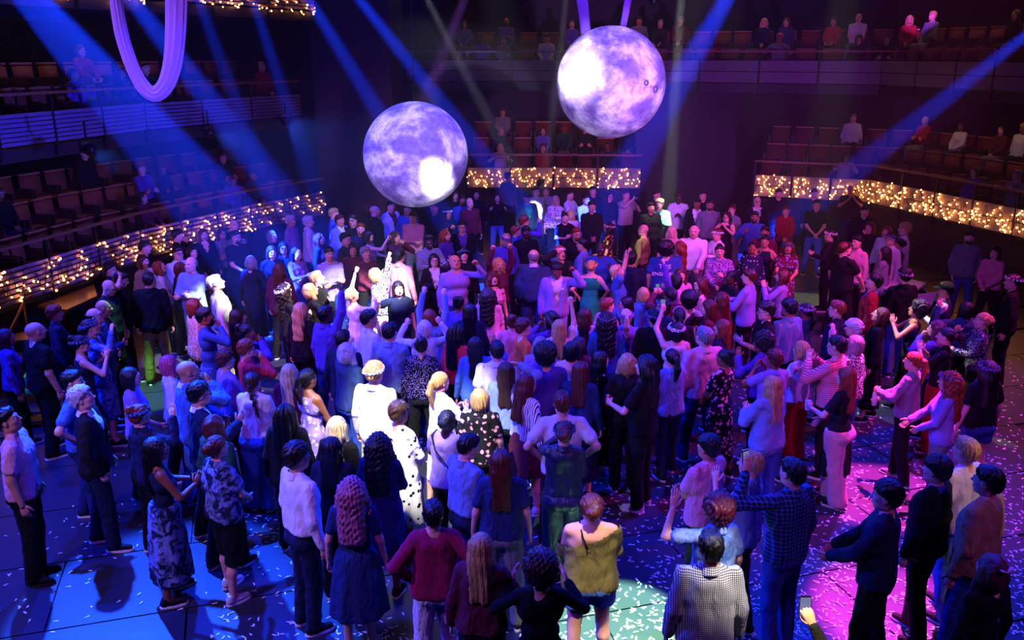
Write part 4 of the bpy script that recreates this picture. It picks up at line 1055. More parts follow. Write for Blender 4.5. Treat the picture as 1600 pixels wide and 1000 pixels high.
# ---------------------------------------------------------------- stage lamps
def stage_lamp(label, loc, tgt, col, lens_col, power, deg, hang, strength=25., lr=.62):
    d = Vector(tgt)-Vector(loc); q = d.to_track_quat('Y', 'Z'); R = empty('stage_lamp', loc, 0, label, 'lamp', 'stage lamps'); Mx = q.to_matrix().to_4x4()
    A = Acc(); A.tube([(0, -.30, 0), (0, -.26, 0), (0, -.05, 0), (0, .0, 0)], [.07, .10, .10, .105], 14); put('housing', A.mesh('housing', [METAL]), None, R, Mx)
    A = Acc(); A.tube([(0, .0, 0), (0, .015, 0)], [.085*lr, .085*lr], 16); put('lens', A.mesh('lens', [glow('lens '+lens_col, lens_col, strength)]), None, R, Mx)
    A = Acc(); A.tube([(-.12, -.1, 0), (-.12, -.1, .16), (0, -.1, .2), (.12, -.1, .16), (.12, -.1, 0)], .012, 5); A.tube([(0, -.1, .2), (0, -.1, .2+hang)], .02, 6); put('yoke', A.mesh('yoke', [METAL]), None, R)
    if power: spot('lamp_beam', Vector(loc)+d.normalized()*.04, tgt, deg, power, col, .5, .05)
for (px, py, Y, tx, ty, lab) in ((141, 234, 14.6, 330, 330, 'bright white stage lamp under the upper left gallery, the nearer one'), (329, 208, 18.6, 470, 262, 'bright white stage lamp under the upper left gallery, the middle one'), (448, 190, 21.6, 520, 240, 'small stage lamp edge-on under the far end of the upper left gallery')):
    t_ = aty(tx, ty, Y-4.); stage_lamp(lab, aty(px, py, Y), (t_[0], t_[1], t_[2]), (.05, .12, 1), '#dfe8ff', 2600, 24, .25, 25., .35 if px == 448 else .55 if px == 329 else .7)
stage_lamp('stage lamp shining blue above the dark aisle', aty(1022, 2, 21), aty(1040, 90, 16), (.1, .2, 1), '#7f9cff', 0, 20, .4, 3.)
stage_lamp('small stage lamp on the rig left of the higher moon', aty(818, 3, 21), aty(860, 100, 16), (.1, .2, 1), '#c8c8ff', 0, 20, .4, 3.)

# ---------------------------------------------------------------- confetti
cs = np.random.RandomState(21); n = 5200; A = Acc()
px = cs.uniform(-20, 1620, n*2); py = 560+440*cs.rand(n*2)**.75; P = np.array([atz(a, b, 0) for a, b in zip(px, py)])
nb = np.sin(P[:, 0]*1.7+1)*np.cos(P[:, 1]*1.3)+np.sin(P[:, 0]*.6-P[:, 1]*.9); dens = .28+.5*(nb > .1)+.5*(px > 800)+.25*(px > 1150); dens[(px < 330)] *= .18
keep = cs.rand(n*2) < dens*.6; P = P[keep][:n]
V = []; Q = []
for i, (x, y) in enumerate(P):
    a = cs.rand()*6.3; L, w = .023*cs.uniform(.7, 1.15), .0068; z = .004+.005*cs.rand(); c, s = math.cos(a), math.sin(a); b = cs.uniform(0, .007)
    for u, v_, e in ((-L, -w, b), (L, -w, 0), (L, w, b*.5), (-L, w, 0)): V.append((x+u*c-v_*s, y+u*s+v_*c, z+e))
    Q.append((4*i, 4*i+1, 4*i+2, 4*i+3))
tag(put('confetti', mesh_np('confetti', V, [(np.array(Q), 0)], [plain('confetti paper', '#f0ecf4', .6)], False)), 'scattered paper confetti lying on the dark floor', 'confetti', kind='stuff')
def scrap(px, py, s, rz, lab, col='#58e04a'):
    x, y = atz(px, py, 0); A = Acc(); V = np.array([(-.16, -.02, .0), (.0, -.05, .03), (.17, .02, .01), (.03, .06, .035)])*s; V2 = V+(0, 0, .004)
    A.add(V, np.array([[3, 2, 1, 0]])); A.add(V2, np.array([[0, 1, 2, 3]])); A.add(np.concatenate([V, V2]), np.array([[0, 1, 5, 4], [1, 2, 6, 5], [2, 3, 7, 6], [3, 0, 4, 7]]))
    o = tag(put('paper_scrap', A.mesh('scrap', [plain('lime paper', col, .5)], False)), lab, 'scrap'); o.location = (x, y, .012); o.rotation_euler = (0, 0, rz)
scrap(832, 776, 1.0, .4, 'lime green leaf-shaped scrap beside the white trainers'); scrap(840, 818, .8, 1.0, 'smaller lime green scrap left of the navy satin trousers')

# ---------------------------------------------------------------- tables, stairs, stand
def prism(name, poly, z0, z1, m, parent=None):
    A = Acc(); k = len(poly); V = [(*p, z0) for p in poly]+[(*p, z1) for p in poly]; A.V.append(np.array(V, float)); A.n = 2*k
    A.F.append((np.array([list(range(k))[::-1], list(range(k, 2*k))]), 0)); A.F.append((np.array([[i, (i+1) % k, k+(i+1) % k, k+i] for i in range(k)]), 0)); return put(name, A.mesh(name, [m], False), None, parent)
def flatpoly(pix, z):
    P = [atz(a, b, z) for a, b in pix]; s = sum(P[i][0]*P[(i+1) % len(P)][1]-P[(i+1) % len(P)][0]*P[i][1] for i in range(len(P))); return P if s > 0 else P[::-1]
GREYT = plain('grey table top', '#b4a6b8', .35); BROWNT = plain('brown ply', '#5c4326', .35)
T = empty('standing_table', (0, 0, 0), 0, 'large grey-topped table among the people at the right', 'table')
pl = flatpoly([(1322, 437), (1338, 424), (1400, 430), (1447, 442), (1432, 452), (1390, 450), (1345, 443)], .96); prism('table_top', pl, .92, .96, GREYT, T)
for p in (pl[0], pl[2], pl[4], pl[5]): A = Acc(); A.tube([(p[0], p[1], .92), (p[0], p[1], 0)], .022, 8); put('leg', A.mesh('leg', [METAL]), None, T)
T = empty('leaning_board', (0, 0, 0), 0, 'small pale triangular board leaning behind the curly-haired clapper', 'board')
x, y = atz(1440, 462, .8); A = Acc(); V = np.array([(-.25, 0, 0), (.30, .05, .05), (.12, .0, -.50), (-.25, .03, 0), (.30, .08, .05), (.12, .03, -.50)])+(x, y, .8); A.add(V, np.array([[0, 2, 1], [3, 4, 5]])); A.add(V, np.array([[0, 1, 4, 3], [1, 2, 5, 4], [2, 0, 3, 5]])); put('board', A.mesh('board', [GREYT], False), None, T)
R = empty('stair_rail', (0, 0, 0), 0, 'low rail with a blue glass edge slanting down behind the dark table', 'rail')
a_ = np.array((*atz(1432, 440, .9), .9)); b_ = np.array((*atz(1468, 478, .35), .35)); A = Acc(); A.tube([a_, b_], .012, 6); put('top_rail', A.mesh('rail', [plain('blue glass edge', '#5fb0ff', .15)]), None, R)
A = Acc(); V = np.array([a_, b_, b_-(0, 0, .34), a_-(0, 0, .34)]); A.add(V, np.array([[0, 1, 2, 3]])); A.add(V+(0, .012, 0), np.array([[3, 2, 1, 0]]))
gm, gnt, gp = nodemat('rail glass'); gp.inputs['Base Color'].default_value = srgb('#203060'); gp.inputs['Roughness'].default_value = .05; gp.inputs['Transmission Weight'].default_value = .9; put('glass', A.mesh('glass', [gm], False), None, R)
for p in (a_, b_): A = Acc(); A.tube([p, (p[0], p[1], 0)], .016, 6); put('post', A.mesh('post', [METAL]), None, R)
T = empty('platform_table', (0, 0, 0), 0, 'brown plywood platform against the left gallery front, lit by the fairy lights', 'platform')
pl = flatpoly([(40, 474), (90, 452), (146, 440), (152, 462), (104, 484)], .95); prism('top', pl, .90, .95, BROWNT, T)
for p in pl[:4]: A = Acc(); A.box((p[0], p[1], .45), (.05, .05, .9)); put('leg', A.mesh('leg', [METAL], False), None, T)
S = empty('staircase', (0, 0, 0), 0, 'short open stair going down from the plywood platform', 'stairs')
tr = [((14, 523), (48, 516), (52, 530), (18, 533), .78), ((14, 552), (34, 550), (38, 560), (16, 563), .60), ((12, 583), (42, 590), (46, 597), (14, 592), .42), ((38, 636), (66, 636), (68, 643), (38, 644), .24), ((40, 652), (70, 646), (72, 656), (42, 660), .10)]
for q in tr: prism('tread', flatpoly(q[:4], q[4]), q[4]-.04, q[4], BROWNT, S)
x0, y0 = atz(37, 473, 1.15); x1, y1 = atz(15, 520, .8); A = Acc(); A.tube([(x0, y0, 1.15), (x1, y1, .8)], .025, 6); A.tube([(x1, y1, .8), (x1, y1, .05)], .02, 6); A.tube([(x0, y0, 1.15), (x0, y0, .05)], .02, 6); put('handrail', A.mesh('rail', [plain('rail brass', '#8a6a40', .4, .5)]), None, S)
G = empty('lime_blade_stand', (*atz(40, 640, .1), 0), 0, 'small blade-shaped stand, green light put into its colour, beside the stair', 'stand')  # stands in for a seat caught in green stage light
for (dx, dz, L, th_) in ((.02, .45, .55, 1.2), (.10, .34, .34, .35), (-.12, .36, .26, 2.9), (-.14, .46, .24, 2.7), (.08, .42, .20, .6)):
    A = Acc(); A.tube([(0, 0, .30), (math.cos(th_)*L*.5, -.02, .32+math.sin(th_)*L*.5), (math.cos(th_)*L, .0, .30+math.sin(th_)*L)], [.02, .055, .012], 6, 0, flat=.2, up=(0, 1., 0)); put('sliver', A.mesh('sliver', [plain('painted green light', '#8fe04a', .4)]), None, G)  # the green light is painted into this lime colour
A = Acc(); A.tube([(0, 0, 0), (0, 0, .32)], .018, 6); A.box((0, 0, .02), (.2, .2, .04)); put('stem', A.mesh('stem', [METAL]), None, G)
spot('stand_light', (-7.6, 12.2, 3.4), tuple(G.location), 12, 60, (.6, 1, .3), .4, .05)
CROWD = """
277 357 70 m sh:k p jk:k tr:k mm in=k|person in a dark jacket, hand at the mouth, nearest the far left string lights
317 356 140 f wb:a p bl:k tr:k dd open vneck|laughing person with curly auburn hair and deep black v-neck top
346 355 140 f lw:k m sw:g tr:k fF gl smile|person with long dark hair, glasses and grey-blue sweater beside the laughing one
365 342 130 m no:k p ts:k tr:k dd |bald person standing behind the bearded one under the far left fairy lights
368 359 130 m sh:d p ts:k jn:K dc beard gl|person with dark beard and glasses in black, between two women in glasses
378 366 150 f bob:b p bl:k tr:k cs gl smile pap|smiling person in glasses and black blouse holding a paper leaflet
277 384 130 m sh:d p sh:w tr:k dd gl|person with short dark hair, glasses and open white shirt near the fairy lights
300 383 130 f bob:d p ts:k tr:k dc smile|smiling person with dark bob peering past the man in glasses
226 375 90 m sh:d p ts:k tr:k dd |person with dark hair in profile against the brightest fairy lights
296 400 200 m bd:g p sh:l tr:g fF smile|older balding person in a pale blue shirt facing left, laughing
223 397 110 f bob:a p bl:c tr:k cd |person with brown bob and cream blouse beside the string lights
252 406 80 f wb:r p ts:w tr:k dc up smile|person with wavy ginger hair and white t-shirt looking up smiling
282 408 40 f bob:a p sw:k tr:k dd |person with auburn bob and black sweater seen from behind
171 409 90 f cu:d p bl:n tr:k dd gl|person with dark curls and glasses beside the far table by the fairy lights
184 422 80 m sh:k p ts:k tr:k dh dn|person in a black t-shirt scratching the side of his head
165 434 100 m no:k p ts:n tr:k dd gl dn|bald person with glasses looking down, left of the head-scratching one
231 424 -10 m sh:d p jk:k tr:o dd in=k|person in black jacket and olive trousers, walking, whole back in view
392 398 10 f bob:g p dl:n - di maxi|grey-haired person in long navy dress standing with back to camera
341 428 70 M sh:g p vs:G tr:c dd in=W up|brightly lit person in white shirt, pale grey waistcoat and cream trousers
425 359 120 f bob:g p bl:k tr:k dd gl|grey-haired person with glasses beneath the end of the left string lights
454 335 100 m sh:w m sh:V tr:g dd |person with close white hair and lilac shirt at the back left
482 336 80 m sh:w p jk:w tr:k dd in=w|person in white open jacket in profile behind the long-haired woman
522 324 90 m sh:y p sh:B jn:b dd |blond person in a light denim shirt turned to the right
531 334 120 m sh:a m jk:l tr:g dd in=W|person with reddish cropped hair and pale blue scarf-like jacket
551 334 200 m cu:d p ts:k tr:k dd gl|person with glasses and curly dark hair in shadow left of the black-shirted man
563 347 170 m sh:r p ts:n jn:n dd beard smile|person with ginger beard and navy t-shirt
540 362 110 m sh:k p ts:n jn:k dd gl|person with black hair and heavy glasses in navy t-shirt
499 363 100 f lw:a p bl:n tr:k dd gl|person with long auburn hair and glasses in a navy blouse
424 383 150 f ln:b p sw:k tr:k dd smile|smiling person with long straight brown hair and black sweater
442 377 160 f bob:k p dr:n - cd gl smile|smiling person with black fringe, glasses and navy dress
462 385 130 f ln:k p ls:V tr:v fF dn|person with long dark hair and lilac top, arms folded, looking down
514 385 150 m sh:k m ls:vw.stripes jn:N fF |young person with short black hair in a striped lilac sweatshirt
551 379 165 f ln:k m sw:u tr:k dd smile|smiling person with long black hair and dark plum sweater
577 359 90 f ln:d p ta:V tr:k wp up phL|person with fringe holding a phone up in both hands
586 320 60 M no:k p sh:k tr:k dd |broad bald person in a black shirt below the left moon
576 316 40 f bob:a p bl:k tr:k dd |person with auburn hair behind the broad black-shirted man
610 313 130 m sh:d p jk:w tr:k dd in=u|person with short brown hair, open white shirt over maroon
636 318 190 m sh:d m sh:b tr:k dd |person in blue shirt whose head nearly touches the left moon
645 330 185 m sh:r p sh:P tr:g ff |person with short ginger hair in a pale pink-white shirt facing the camera
678 315 180 m1.84 sh:d p ts:K jn:k dd |tall person in charcoal t-shirt directly below the left moon
573 386 140 f cu:g m bl:u tr:k cc up|older person with grey curls looking up in a plum blouse
618 360 120 f lw:b p bl:u tr:k mm |person with long brown hair touching her chin, dark blouse
625 388 30 m sh:k p sh:P tr:k dd |person with short black hair seen from behind in a pink shirt
670 366 150 m sh:k d sh:kw.stripes tr:k kk smile|smiling young person in a black and white striped shirt, clapping
678 395 165 f bob:k p jk:k tr:k Bk gl smile in=w|person with glasses, black cardigan and white collar, hands spread
697 357 120 f lw:r p bl:v tr:k dd |person with long red hair and violet blouse beside the striped shirt
436 409 10 f ln:a p co:u tr:k dd in=k|person with very long brown hair and long brown coat, back to camera
447 441 60 f lc:d p bl:k tr:k hk fc=W up|person with dark curls and white flower crown, warm lit, hand to her hair
489 440 70 f wb:y p bl:k tr:k KK up open|blonde person clapping with raised hands in warm white light
499 422 80 m sh:y p ts:k tr:k dd up|person with cropped blond hair and black t-shirt looking up behind the clapper
470 471 20 f lw:y p bl:k tr:k dd |person with long golden hair lit from the front, black top, back to camera
622 438 160 f bob:d p ts:n jn:n dB open smile|laughing person in a navy t-shirt with one open hand raised
591 416 60 f wb:y p bl:Wk.leopard tr:c bU up open|dancing person in white spotted blouse punching the air, brightest in the crowd
553 447 50 f up:Y p dr:W - Ub up|person in dazzling white dress with raised fist, left of the spotted dancer
509 476 40 m sh:k d sh:v jn:N dU beard gl|person with cropped dark hair, beard and violet shirt raising a fist
722 304 160 m sh:k b sh:b tr:k fF |person in denim shirt with folded arms right of the left moon
700 325 150 f bob:k m bl:k tr:k dd fc=W|person with black hair and white flower crown below the left moon
711 298 150 f bob:d p sw:k tr:k dd |person in black sweater half hidden between moon and fairy lights
734 308 150 m bd:k p sh:u tr:k dd |person in dim maroon shirt behind the folded arms
744 296 170 f ln:d p bl:k tr:k dd |person with long dark hair standing in shadow under the first back panel
777 301 175 f bob:d p sw:k jn:B xx smile|person in black cardigan and blue jeans, clapping, standing clear at the back
794 268 40 m1.86 sh:k p sh:g tr:k dd |tall person in grey shirt with back turned, in front of the back fairy lights
824 300 160 m cp:k m jk:e jn:k dd in=E smile|person in cap and open dark green jacket catching a white light
838 291 150 m sh:d p sh:G tr:k dd gl|person in pale grey shirt with glasses in the haze beam
853 291 180 f bob:r p bl:G tr:k dd smile|person with ginger bob in the haze beam beside the grey shirt
846 279 60 m1.85 sh:k m jk:K tr:k dd in=k|tall dark-haired person facing sideways below the middle back panels
868 305 190 f bob:Y p bl:WR.floral tr:k kd |person with white-blonde bob and red flowered blouse
891 296 120 m sh:d p sh:W tr:k kk |person with dark hair and white collar clapping at the back
916 303 150 m sh:d m sh:W tr:k cc |person in white shirt standing left of a tall dark shirt
927 290 160 m sh:k p jk:k tr:k dd in=k|person in black just under the right half of the back fairy lights
925 313 175 m1.84 sh:k p sh:K tr:k cc |tall person in charcoal shirt facing the camera, hands joined
953 299 160 f bob:d p bl:K tr:k cc gl|person with glasses and dark blouse left of the photographer at the back
979 296 150 m sh:b p ts:c tr:k Kp ph|person at the back raising both hands with a phone near the panel end
883 331 165 f bu:d p ts:k tr:k xk smile|smiling person with pinned dark hair and black t-shirt, clapping
892 327 160 f bob:y p bl:w tr:k dd smile|blonde person half hidden behind the smiling black t-shirt
901 355 160 m sh:r p sh:k tr:k dd beard gl|person with ginger beard and glasses in black
951 347 -70 f wb:d p dr:ky.floral - dc fc=W|person in profile with white flower crown and flowered dress, warmly lit
807 351 70 m sh:r p sh:b tr:k dd |person with cropped red hair in a blue shirt facing right
820 336 70 m cu:r p sh:v tr:k db |person with red curls in violet shirt behind the man in black
822 352 165 m sh:k d sh:k tr:k dd |dark-skinned person in a black shirt left of centre back
722 344 170 m sh:d p jk:k tr:k cb gl in=v smile|person with glasses and dark jacket pointing one finger up
725 388 165 f ln:k p bl:k tr:k dd fc=b smile up|smiling person with blue flower crown and black blouse
712 398 160 M no:k m ls:V jn:N bd up|bald person in a lilac sweatshirt looking up, elbow bent
791 363 170 f lw:y p bl:v tr:k dd fc=v dn|person with long fair hair and violet flower crown looking down
779 402 160 f lc:y p bl:u tr:k UU open|person with blonde curls throwing both arms overhead
771 424 150 f lc:a p dr:Pm.floral - dx up open|laughing person in pink flowered dress with head thrown back
834 388 0 M bd:g p jk:a tr:a dd in=w|broad grey-haired person in slate blue suit, back to camera
877 385 150 m cu:r p jk:K tr:k dh up open fc=W in=k|person in dark jacket and flower crown with hand at the brow, mouth open
870 407 175 m cu:k b jk:V tr:V bd in=w dn lapel|young person in lilac suit with a flower in the lapel, fist raised
910 371 -70 m sh:k p sh:l tr:k dd |person in profile with dark hair and pale blue shirt
939 377 190 m bd:k d ts:b jn:k xd |dark-skinned balding person in blue t-shirt with one hand lifted
924 405 10 f up:y p ds:E - ii fc=y|person in bright green open-backed dress, blond wreathed hair, hands on hips
968 413 100 f sh:Y p ss:B jn:b Uu up open|person with white-blond crop and denim shirt reaching up with both arms
987 393 20 m cu:k m jk:n tr:k dd in=n|person in navy jacket seen from behind, left of the t-shirt with writing
1005 349 -60 m no:k p ls:o tr:k dd |bald person in olive sweater turned left in warm light
1027 296 150 m sh:d p sh:K tr:k dd |person in dim clothing at the foot of the pale beam
1031 310 -160 m cu:y p jk:e tr:k kk gl open in=E|young person with glasses and green jacket clapping in the pale beam
1061 300 190 m no:k d sh:W tr:k kk |bald dark-skinned person in white shirt clapping at the back
1018 315 170 m sh:k m sh:k tr:k dd |person in black standing left of the green jacket
1090 309 190 m sh:k b jk:k tr:k dd in=W|person in black blazer over a white t-shirt at the back
1099 297 180 m sh:d p sh:K tr:k dd |person just behind the black blazer, head above it
1110 311 190 m sh:k m sh:g tr:k dd gl beard|person with beard and glasses right of the black blazer
1136 330 -150 f lw:d p ta:K tr:k KK gl smile|person with long dark hair, glasses and grey tank top clapping
1144 319 -150 f bu:a p bl:G ms:G dd |person in long pale grey cardigan and skirt behind the tank top
1180 329 190 m sh:k b sw:b tr:k xx beard|person with full beard and blue sweater, hands out
1184 306 185 m bd:k p jk:k tr:k dd gl in=w|older person with glasses in dark suit at the back right
1229 321 190 f bu:a p sw:r tr:k cc |person with tied auburn hair and bright red sweater
1277 311 190 m sh:k p ts:k jn:B cc gl|person in black polo and light jeans, hands joined, standing clear at the right
1050 353 190 f lw:Y p bl:P tr:k dd smile|smiling person with long pale blonde hair
1062 375 -60 f lw:r p sh:b jn:b dd |person with long red hair and denim shirt in profile
1085 351 200 M bd:w p sh:W tr:g ll |older person with thin white hair and white shirt, hands joined
1121 357 -120 f cu:a p sh:W tr:k kk fc=W|person with short curly hair, flower crown and white shirt
1125 382 190 F bu:d p bl:Vu.leopard sk:u kc smile|broad smiling person in a mottled lilac top
1176 378 190 f bu:k b bl:nw.dots tr:k dd up|person in navy blouse with white dots looking up
1196 352 -150 m sh:k b sh:u tr:k dd smile|person in plum shirt behind the sleeveless clapper
1196 367 200 f bu:k m ta:n tr:k xK smile|smiling person in a navy sleeveless top with hands up to clap
1232 376 190 f lc:a m dr:uV.floral - cs fc=b|person with blue flower crown holding a dark flowered bouquet-like wrap
1041 378 10 M af:k p ts:b jn:n dd|person in blue t-shirt with white lettering across the back
1050 426 -80 f wb:k p bl:v tr:k Um up|person looking straight up, one arm lifted, right of centre
1064 418 170 f lw:a p bl:P tr:k dd smile|smiling person peeking out behind the upturned face
1092 431 -100 f lw:a p ta:p tr:k dc up smile|person with auburn waves tilting her face up, pink top
1142 422 -110 f bu:k d bl:K tr:k dk gl|dark-skinned person with glasses and black blouse in profile
1170 419 -60 m sh:a p sh:V tr:k kk beard|person in lilac long-sleeved shirt clapping, turned left
1222 419 -70 f wb:a p bl:V tr:k KK |person with chin-length auburn curls clapping, lilac blouse
950 464 60 m sh:r p ts:p jn:k dd |person with cropped red hair right of the green dress
977 462 -90 f ln:k p bl:k tr:k kd gl|person with black hair and glasses in profile below the raised arms
1005 447 -10 f bob:y p ss:B jn:b dd |fair-haired person in denim shirt from behind below the upstretched arm
1047 449 -20 f cu:d m bl:u tr:k pp ph|person with dark curls holding a phone at eye level
1077 456 0 f af:k b ts:w jn:k dd |person with round black natural hair and white top from behind
1106 467 -80 f ln:a p bl:u tr:k dm |person with dark auburn hair, face lifted in profile
1127 454 -40 f ln:a p bl:u tr:k dd |person with straight red-brown hair down the back near the clapper in lilac
948 485 0 f lc:k m sh:b jn:n dd fc=b|person with mass of black curls, blue flower crown and blue shirt
978 481 0 f po:Y p bl:V tr:k kk fc=V|person with white-blonde ponytail and flower crown from behind
1023 481 -5 m sh:k m jk:k tr:k dd fc=b in=k|person in black jacket and blue flower crown seen from behind
1036 464 -120 f bob:d p bl:n tr:k dd fc=b gl|person with flower crown and glasses just behind the black jacket
1062 479 0 f po:d m bl:K tr:k dd hb=P|person with dark ponytail and pale hair tie
1057 501 -10 f bob:k p ta:w tr:k Pd fc=W phL|person with white flower crown holding a small phone up beside her head
1101 509 -20 M sh:g p sh:P jn:N dc |grey-haired person in pinkish white shirt with arm around a neighbour
1128 497 -60 f ln:r p bl:n tr:k dd |person with straight red hair and navy top behind the grey-haired man
1197 471 -90 m cu:d p ts:k tr:k kd gl|person with dark curls and glasses in a black t-shirt, profile left
1233 466 -30 m cu:k m sh:l jn:k dd beard|person with thick dark hair and pale blue shirt
1259 472 -40 f po:k b sh:a jn:k cc fc=V|person with a plait and violet flowers in dark denim
1191 521 -60 f af:k b bl:v tr:k Kd |person with dark natural hair clasping hands near the chin
1252 531 -40 f bob:y p bl:W wt:r cc |person with blonde bob, white blouse and wide red trousers
1211 545 -20 f cu:a b ss:V jn:b KK |person with dark reddish curls, hands up, behind the long blonde hair
1206 585 -30 f ln:y p co:l jn:B kk in=w|person with long straight blonde hair and long pale blue shirt-coat
1132 543 -40 f bu:k b dr:kP.floral - cc maxi|person in long black dress with pink flowers and shaved nape
1050 543 -20 f po:k p sh:l jn:n dc |person with scrunchie ponytail, pale blue shirt and dark trousers
1009 552 -60 f lw:k p ts:k tr:k wd canL shoe=w marks|person in black t-shirt and trousers holding a red can, three-striped trainers
981 549 0 f wb:y p bl:K tr:k dd |person with short fair waves in front of the blue shirt
940 547 60 f ln:k p dr:kV.dots - wd cup maxi shoe=B|person with long black hair in speckled midi dress holding a drink
908 562 20 f ln:a p sh:N ms:n dd |person with long auburn hair, blue shirt and navy skirt from behind
907 524 40 f lw:d p bl:u tr:k kd |person with wavy brown hair behind the long auburn one
672 481 20 f bob:r p sh:l jn:b UU |person with bright red hair, both fists in the air
663 498 -10 f bob:w p sh:w jn:b bb |person with silver hair, white shirt, both elbows out wide
658 524 0 f bu:d p bl:kV.sequins tr:k dd |person with dark rolled hair in glittering black top
609 502 20 m sh:k p sh:l jn:k dc |person with short black hair and pale blue shirt from behind
718 461 30 f bu:k b bl:v tr:k dd |person with dark bun and violet top near the pink dress
734 472 0 f ln:k m bl:n tr:k dd |person with straight black hair just left of the pink dress
714 505 40 f lo:k d bl:R tr:k dd |dark-skinned person with braids and hot pink top
743 524 0 f ln:k m sh:B jn:b db |person with very long black hair over a bright denim shirt
763 447 10 f lc:d p dl:Pp.floral - dc |person with brown curls and pale pink flowered dress, back to camera
800 489 0 f bu:a p bl:p tr:k dd |person with dark red bun and rose top, centre of the crowd
819 497 70 f cu:a p dl:O - dd smile|person with auburn curls and orange-red dress turned to the right
860 484 -60 f lw:k b bl:v tr:k mc |person with dark waves glancing down behind the tan hair
874 497 0 f ln:y p ts:w tr:k dU |person with long fair hair and white t-shirt raising one fist
914 479 10 f ln:a p bl:w tr:k dc |person with auburn hair and pale blouse right of the raised fist
845 523 0 f wb:g p sw:V tr:k dd |person with long grey waves in lilac sweater
852 537 0 m af:k m sw:v.rib jn:n dd |person with black curls and violet knitted sweater from behind
893 531 10 f bob:k p of:l tr:k wd cup|person with black bob and off-shoulder pale top holding a cup
776 531 -10 m sh:k p ss:w jn:B dd |person with short black hair and crumpled white shirt from behind
791 563 10 f ln:b p bl:l tr:k dh |person with light brown hair and arm behind the head
822 582 50 f ln:a p bl:Wk.vstripes sk:u cd shoe=w dn|person with long auburn hair, white pinstripe blouse and burgundy skirt
689 579 50 f po:y p dl:W - kk |blonde person with ponytail in dazzling white dress, clapping
750 604 10 f bob:y p ss:kP.floral tr:k dd |person with short fair hair and black shirt of big pale flowers
879 609 0 m sh:a p ts:w tr:k ii |person with short auburn hair and white t-shirt, elbows out
699 638 20 f up:k d ts:V jn:k kd bag|person with high dark hair knot, lilac t-shirt and cross strap
624 626 40 f cu:b m dl:Wk.birds - dc hb=l flare|person with headband and white dress scattered with small dark figures
585 564 20 m cu:y p sh:W tr:c dd fc=W|person with blond curls, white flower crown and brilliant white shirt
543 533 40 f wb:w p sw:a jn:b bd gl|person with silver-blond waves, glasses and blue hooded sweater
536 514 20 m sh:k p sh:n jn:k dd gl|person with black hair and glasses in front of the violet raised fist
577 482 60 m sh:k m sh:w tr:k Bd |person with cropped black hair and white collar among the raised arms
385 505 70 f bu:k b bl:v tr:k mm |person with dark bun, both hands to her mouth, left of centre
385 530 60 f cu:r p sw:R tr:k dm gl|person with strawberry curls, glasses and hot pink sweater
372 481 60 f ln:d p bl:k tr:k dd |person with straight dark hair in profile right of the white waistcoat
320 479 75 m sh:k b ls:b jn:B dm beard|bearded person in tight blue top and jeans, hand to mouth
304 465 60 f bob:r p co:ct.leopard tr:k dd in=k|person with ginger hair and leopard print coat
352 546 50 f cu:a p bl:V tr:k cc |person with dark auburn curls left of the pink sweater
394 579 10 f br:b p ts:W wt:B cc shoe=B|person with long plait, white t-shirt and denim jacket tied at the waist
452 566 10 f ln:Y p bl:u tr:k dd |person with long pinkish blonde hair, back to camera
481 574 40 f po:k b ds:Vw.floral - cc |person with black ponytail and flowered strappy dress
446 629 10 f lo:k d co:k tr:k dd in=k|person with waist-length black locs in dark coat
527 648 20 f ln:Y p sw:k tr:k dd |golden blonde person in dark sweater behind the shirted man
518 680 10 f ln:k m bl:n tr:k dd |person with long black hair and navy blouse in front of the golden blonde one
464 690 50 m1.82 cu:d p sh:W jn:n dd gl tuck|tall person in crisp white shirt tucked in navy jeans, glasses, profile right
549 741 0 f lc:v p dr:N - dd flare shoe=w|person with cascading pinkish curls and denim dress, back to camera
592 672 10 f lc:k b dl:N - dc flare|person with long black coiled hair and gathered blue denim dress
676 780 -5 f sh:k p sw:m.rib tr:w ii |person with short dark hair and magenta ribbed sweater, white trousers
727 676 50 m sh:k p sh:l jn:n cc dn tuck|person with dark quiff and pale blue shirt looking down beside long red hair
783 699 0 f ln:a p ts:N tr:g dd |person with long straight red-brown hair and navy t-shirt
882 656 5 f up:a p sh:n.satin wt:n.satin mc fc=b|person in navy satin outfit with blue flower crown, back to camera
925 768 0 F up:a p of:o sr:B cc strap|person with messy bun, olive off-shoulder sweater and frayed denim shorts
752 830 10 f ln:y p bl:u tr:k dk |person with long honey blonde hair and dark wine top at the lower middle
845 864 0 f af:b p ls:k tr:k xx |person with brown curly hair and black top, both hands held open
1112 827 0 m sh:k m sh:wk.gingham jn:N dd |person with cropped dark hair in finely checked white shirt
1122 774 -20 f af:m p ss:lB.tiedye tr:k Bd |person with round dark red curls and tie-dye blue t-shirt
1107 678 -40 m cu:k m ss:pP.stripes jn:k ff beard|bearded person in pink striped short-sleeved shirt
1173 702 -60 f sh:y p rs:l jn:k Kd |person in rolled-sleeve pale blue shirt behind the raised phone
1239 714 -30 m sh:k p sh:nB.plaid jn:b Bd phL|person in blue plaid shirt and jeans holding a phone up
1322 571 -50 f ln:r p dr:K wt:P wc cup|person with long ginger hair, dark tunic and pale pink wide trousers
1336 522 -40 f bob:g p sw:wk.leopard jn:B dd |person with grey bob and patterned white sweater
1308 523 -50 m sh:k p bl:PR.stripes jn:k KK gl|person with glasses and pink striped shirt clapping
1334 498 -60 f cu:W p bl:P tr:k bd fc=W|person with large white flower crown beside the pink stripes
1372 478 -70 f bob:a p dl:k - dc maxi up|person with short brown bob and long black dress looking up
1308 468 -60 m sh:r p sh:n tr:k dd gl|person with short red hair and glasses in navy shirt, profile left
1362 427 -70 m cu:k p jk:rk.plaid jn:k dd up in=V smile|young person in red plaid shirt over lilac t-shirt
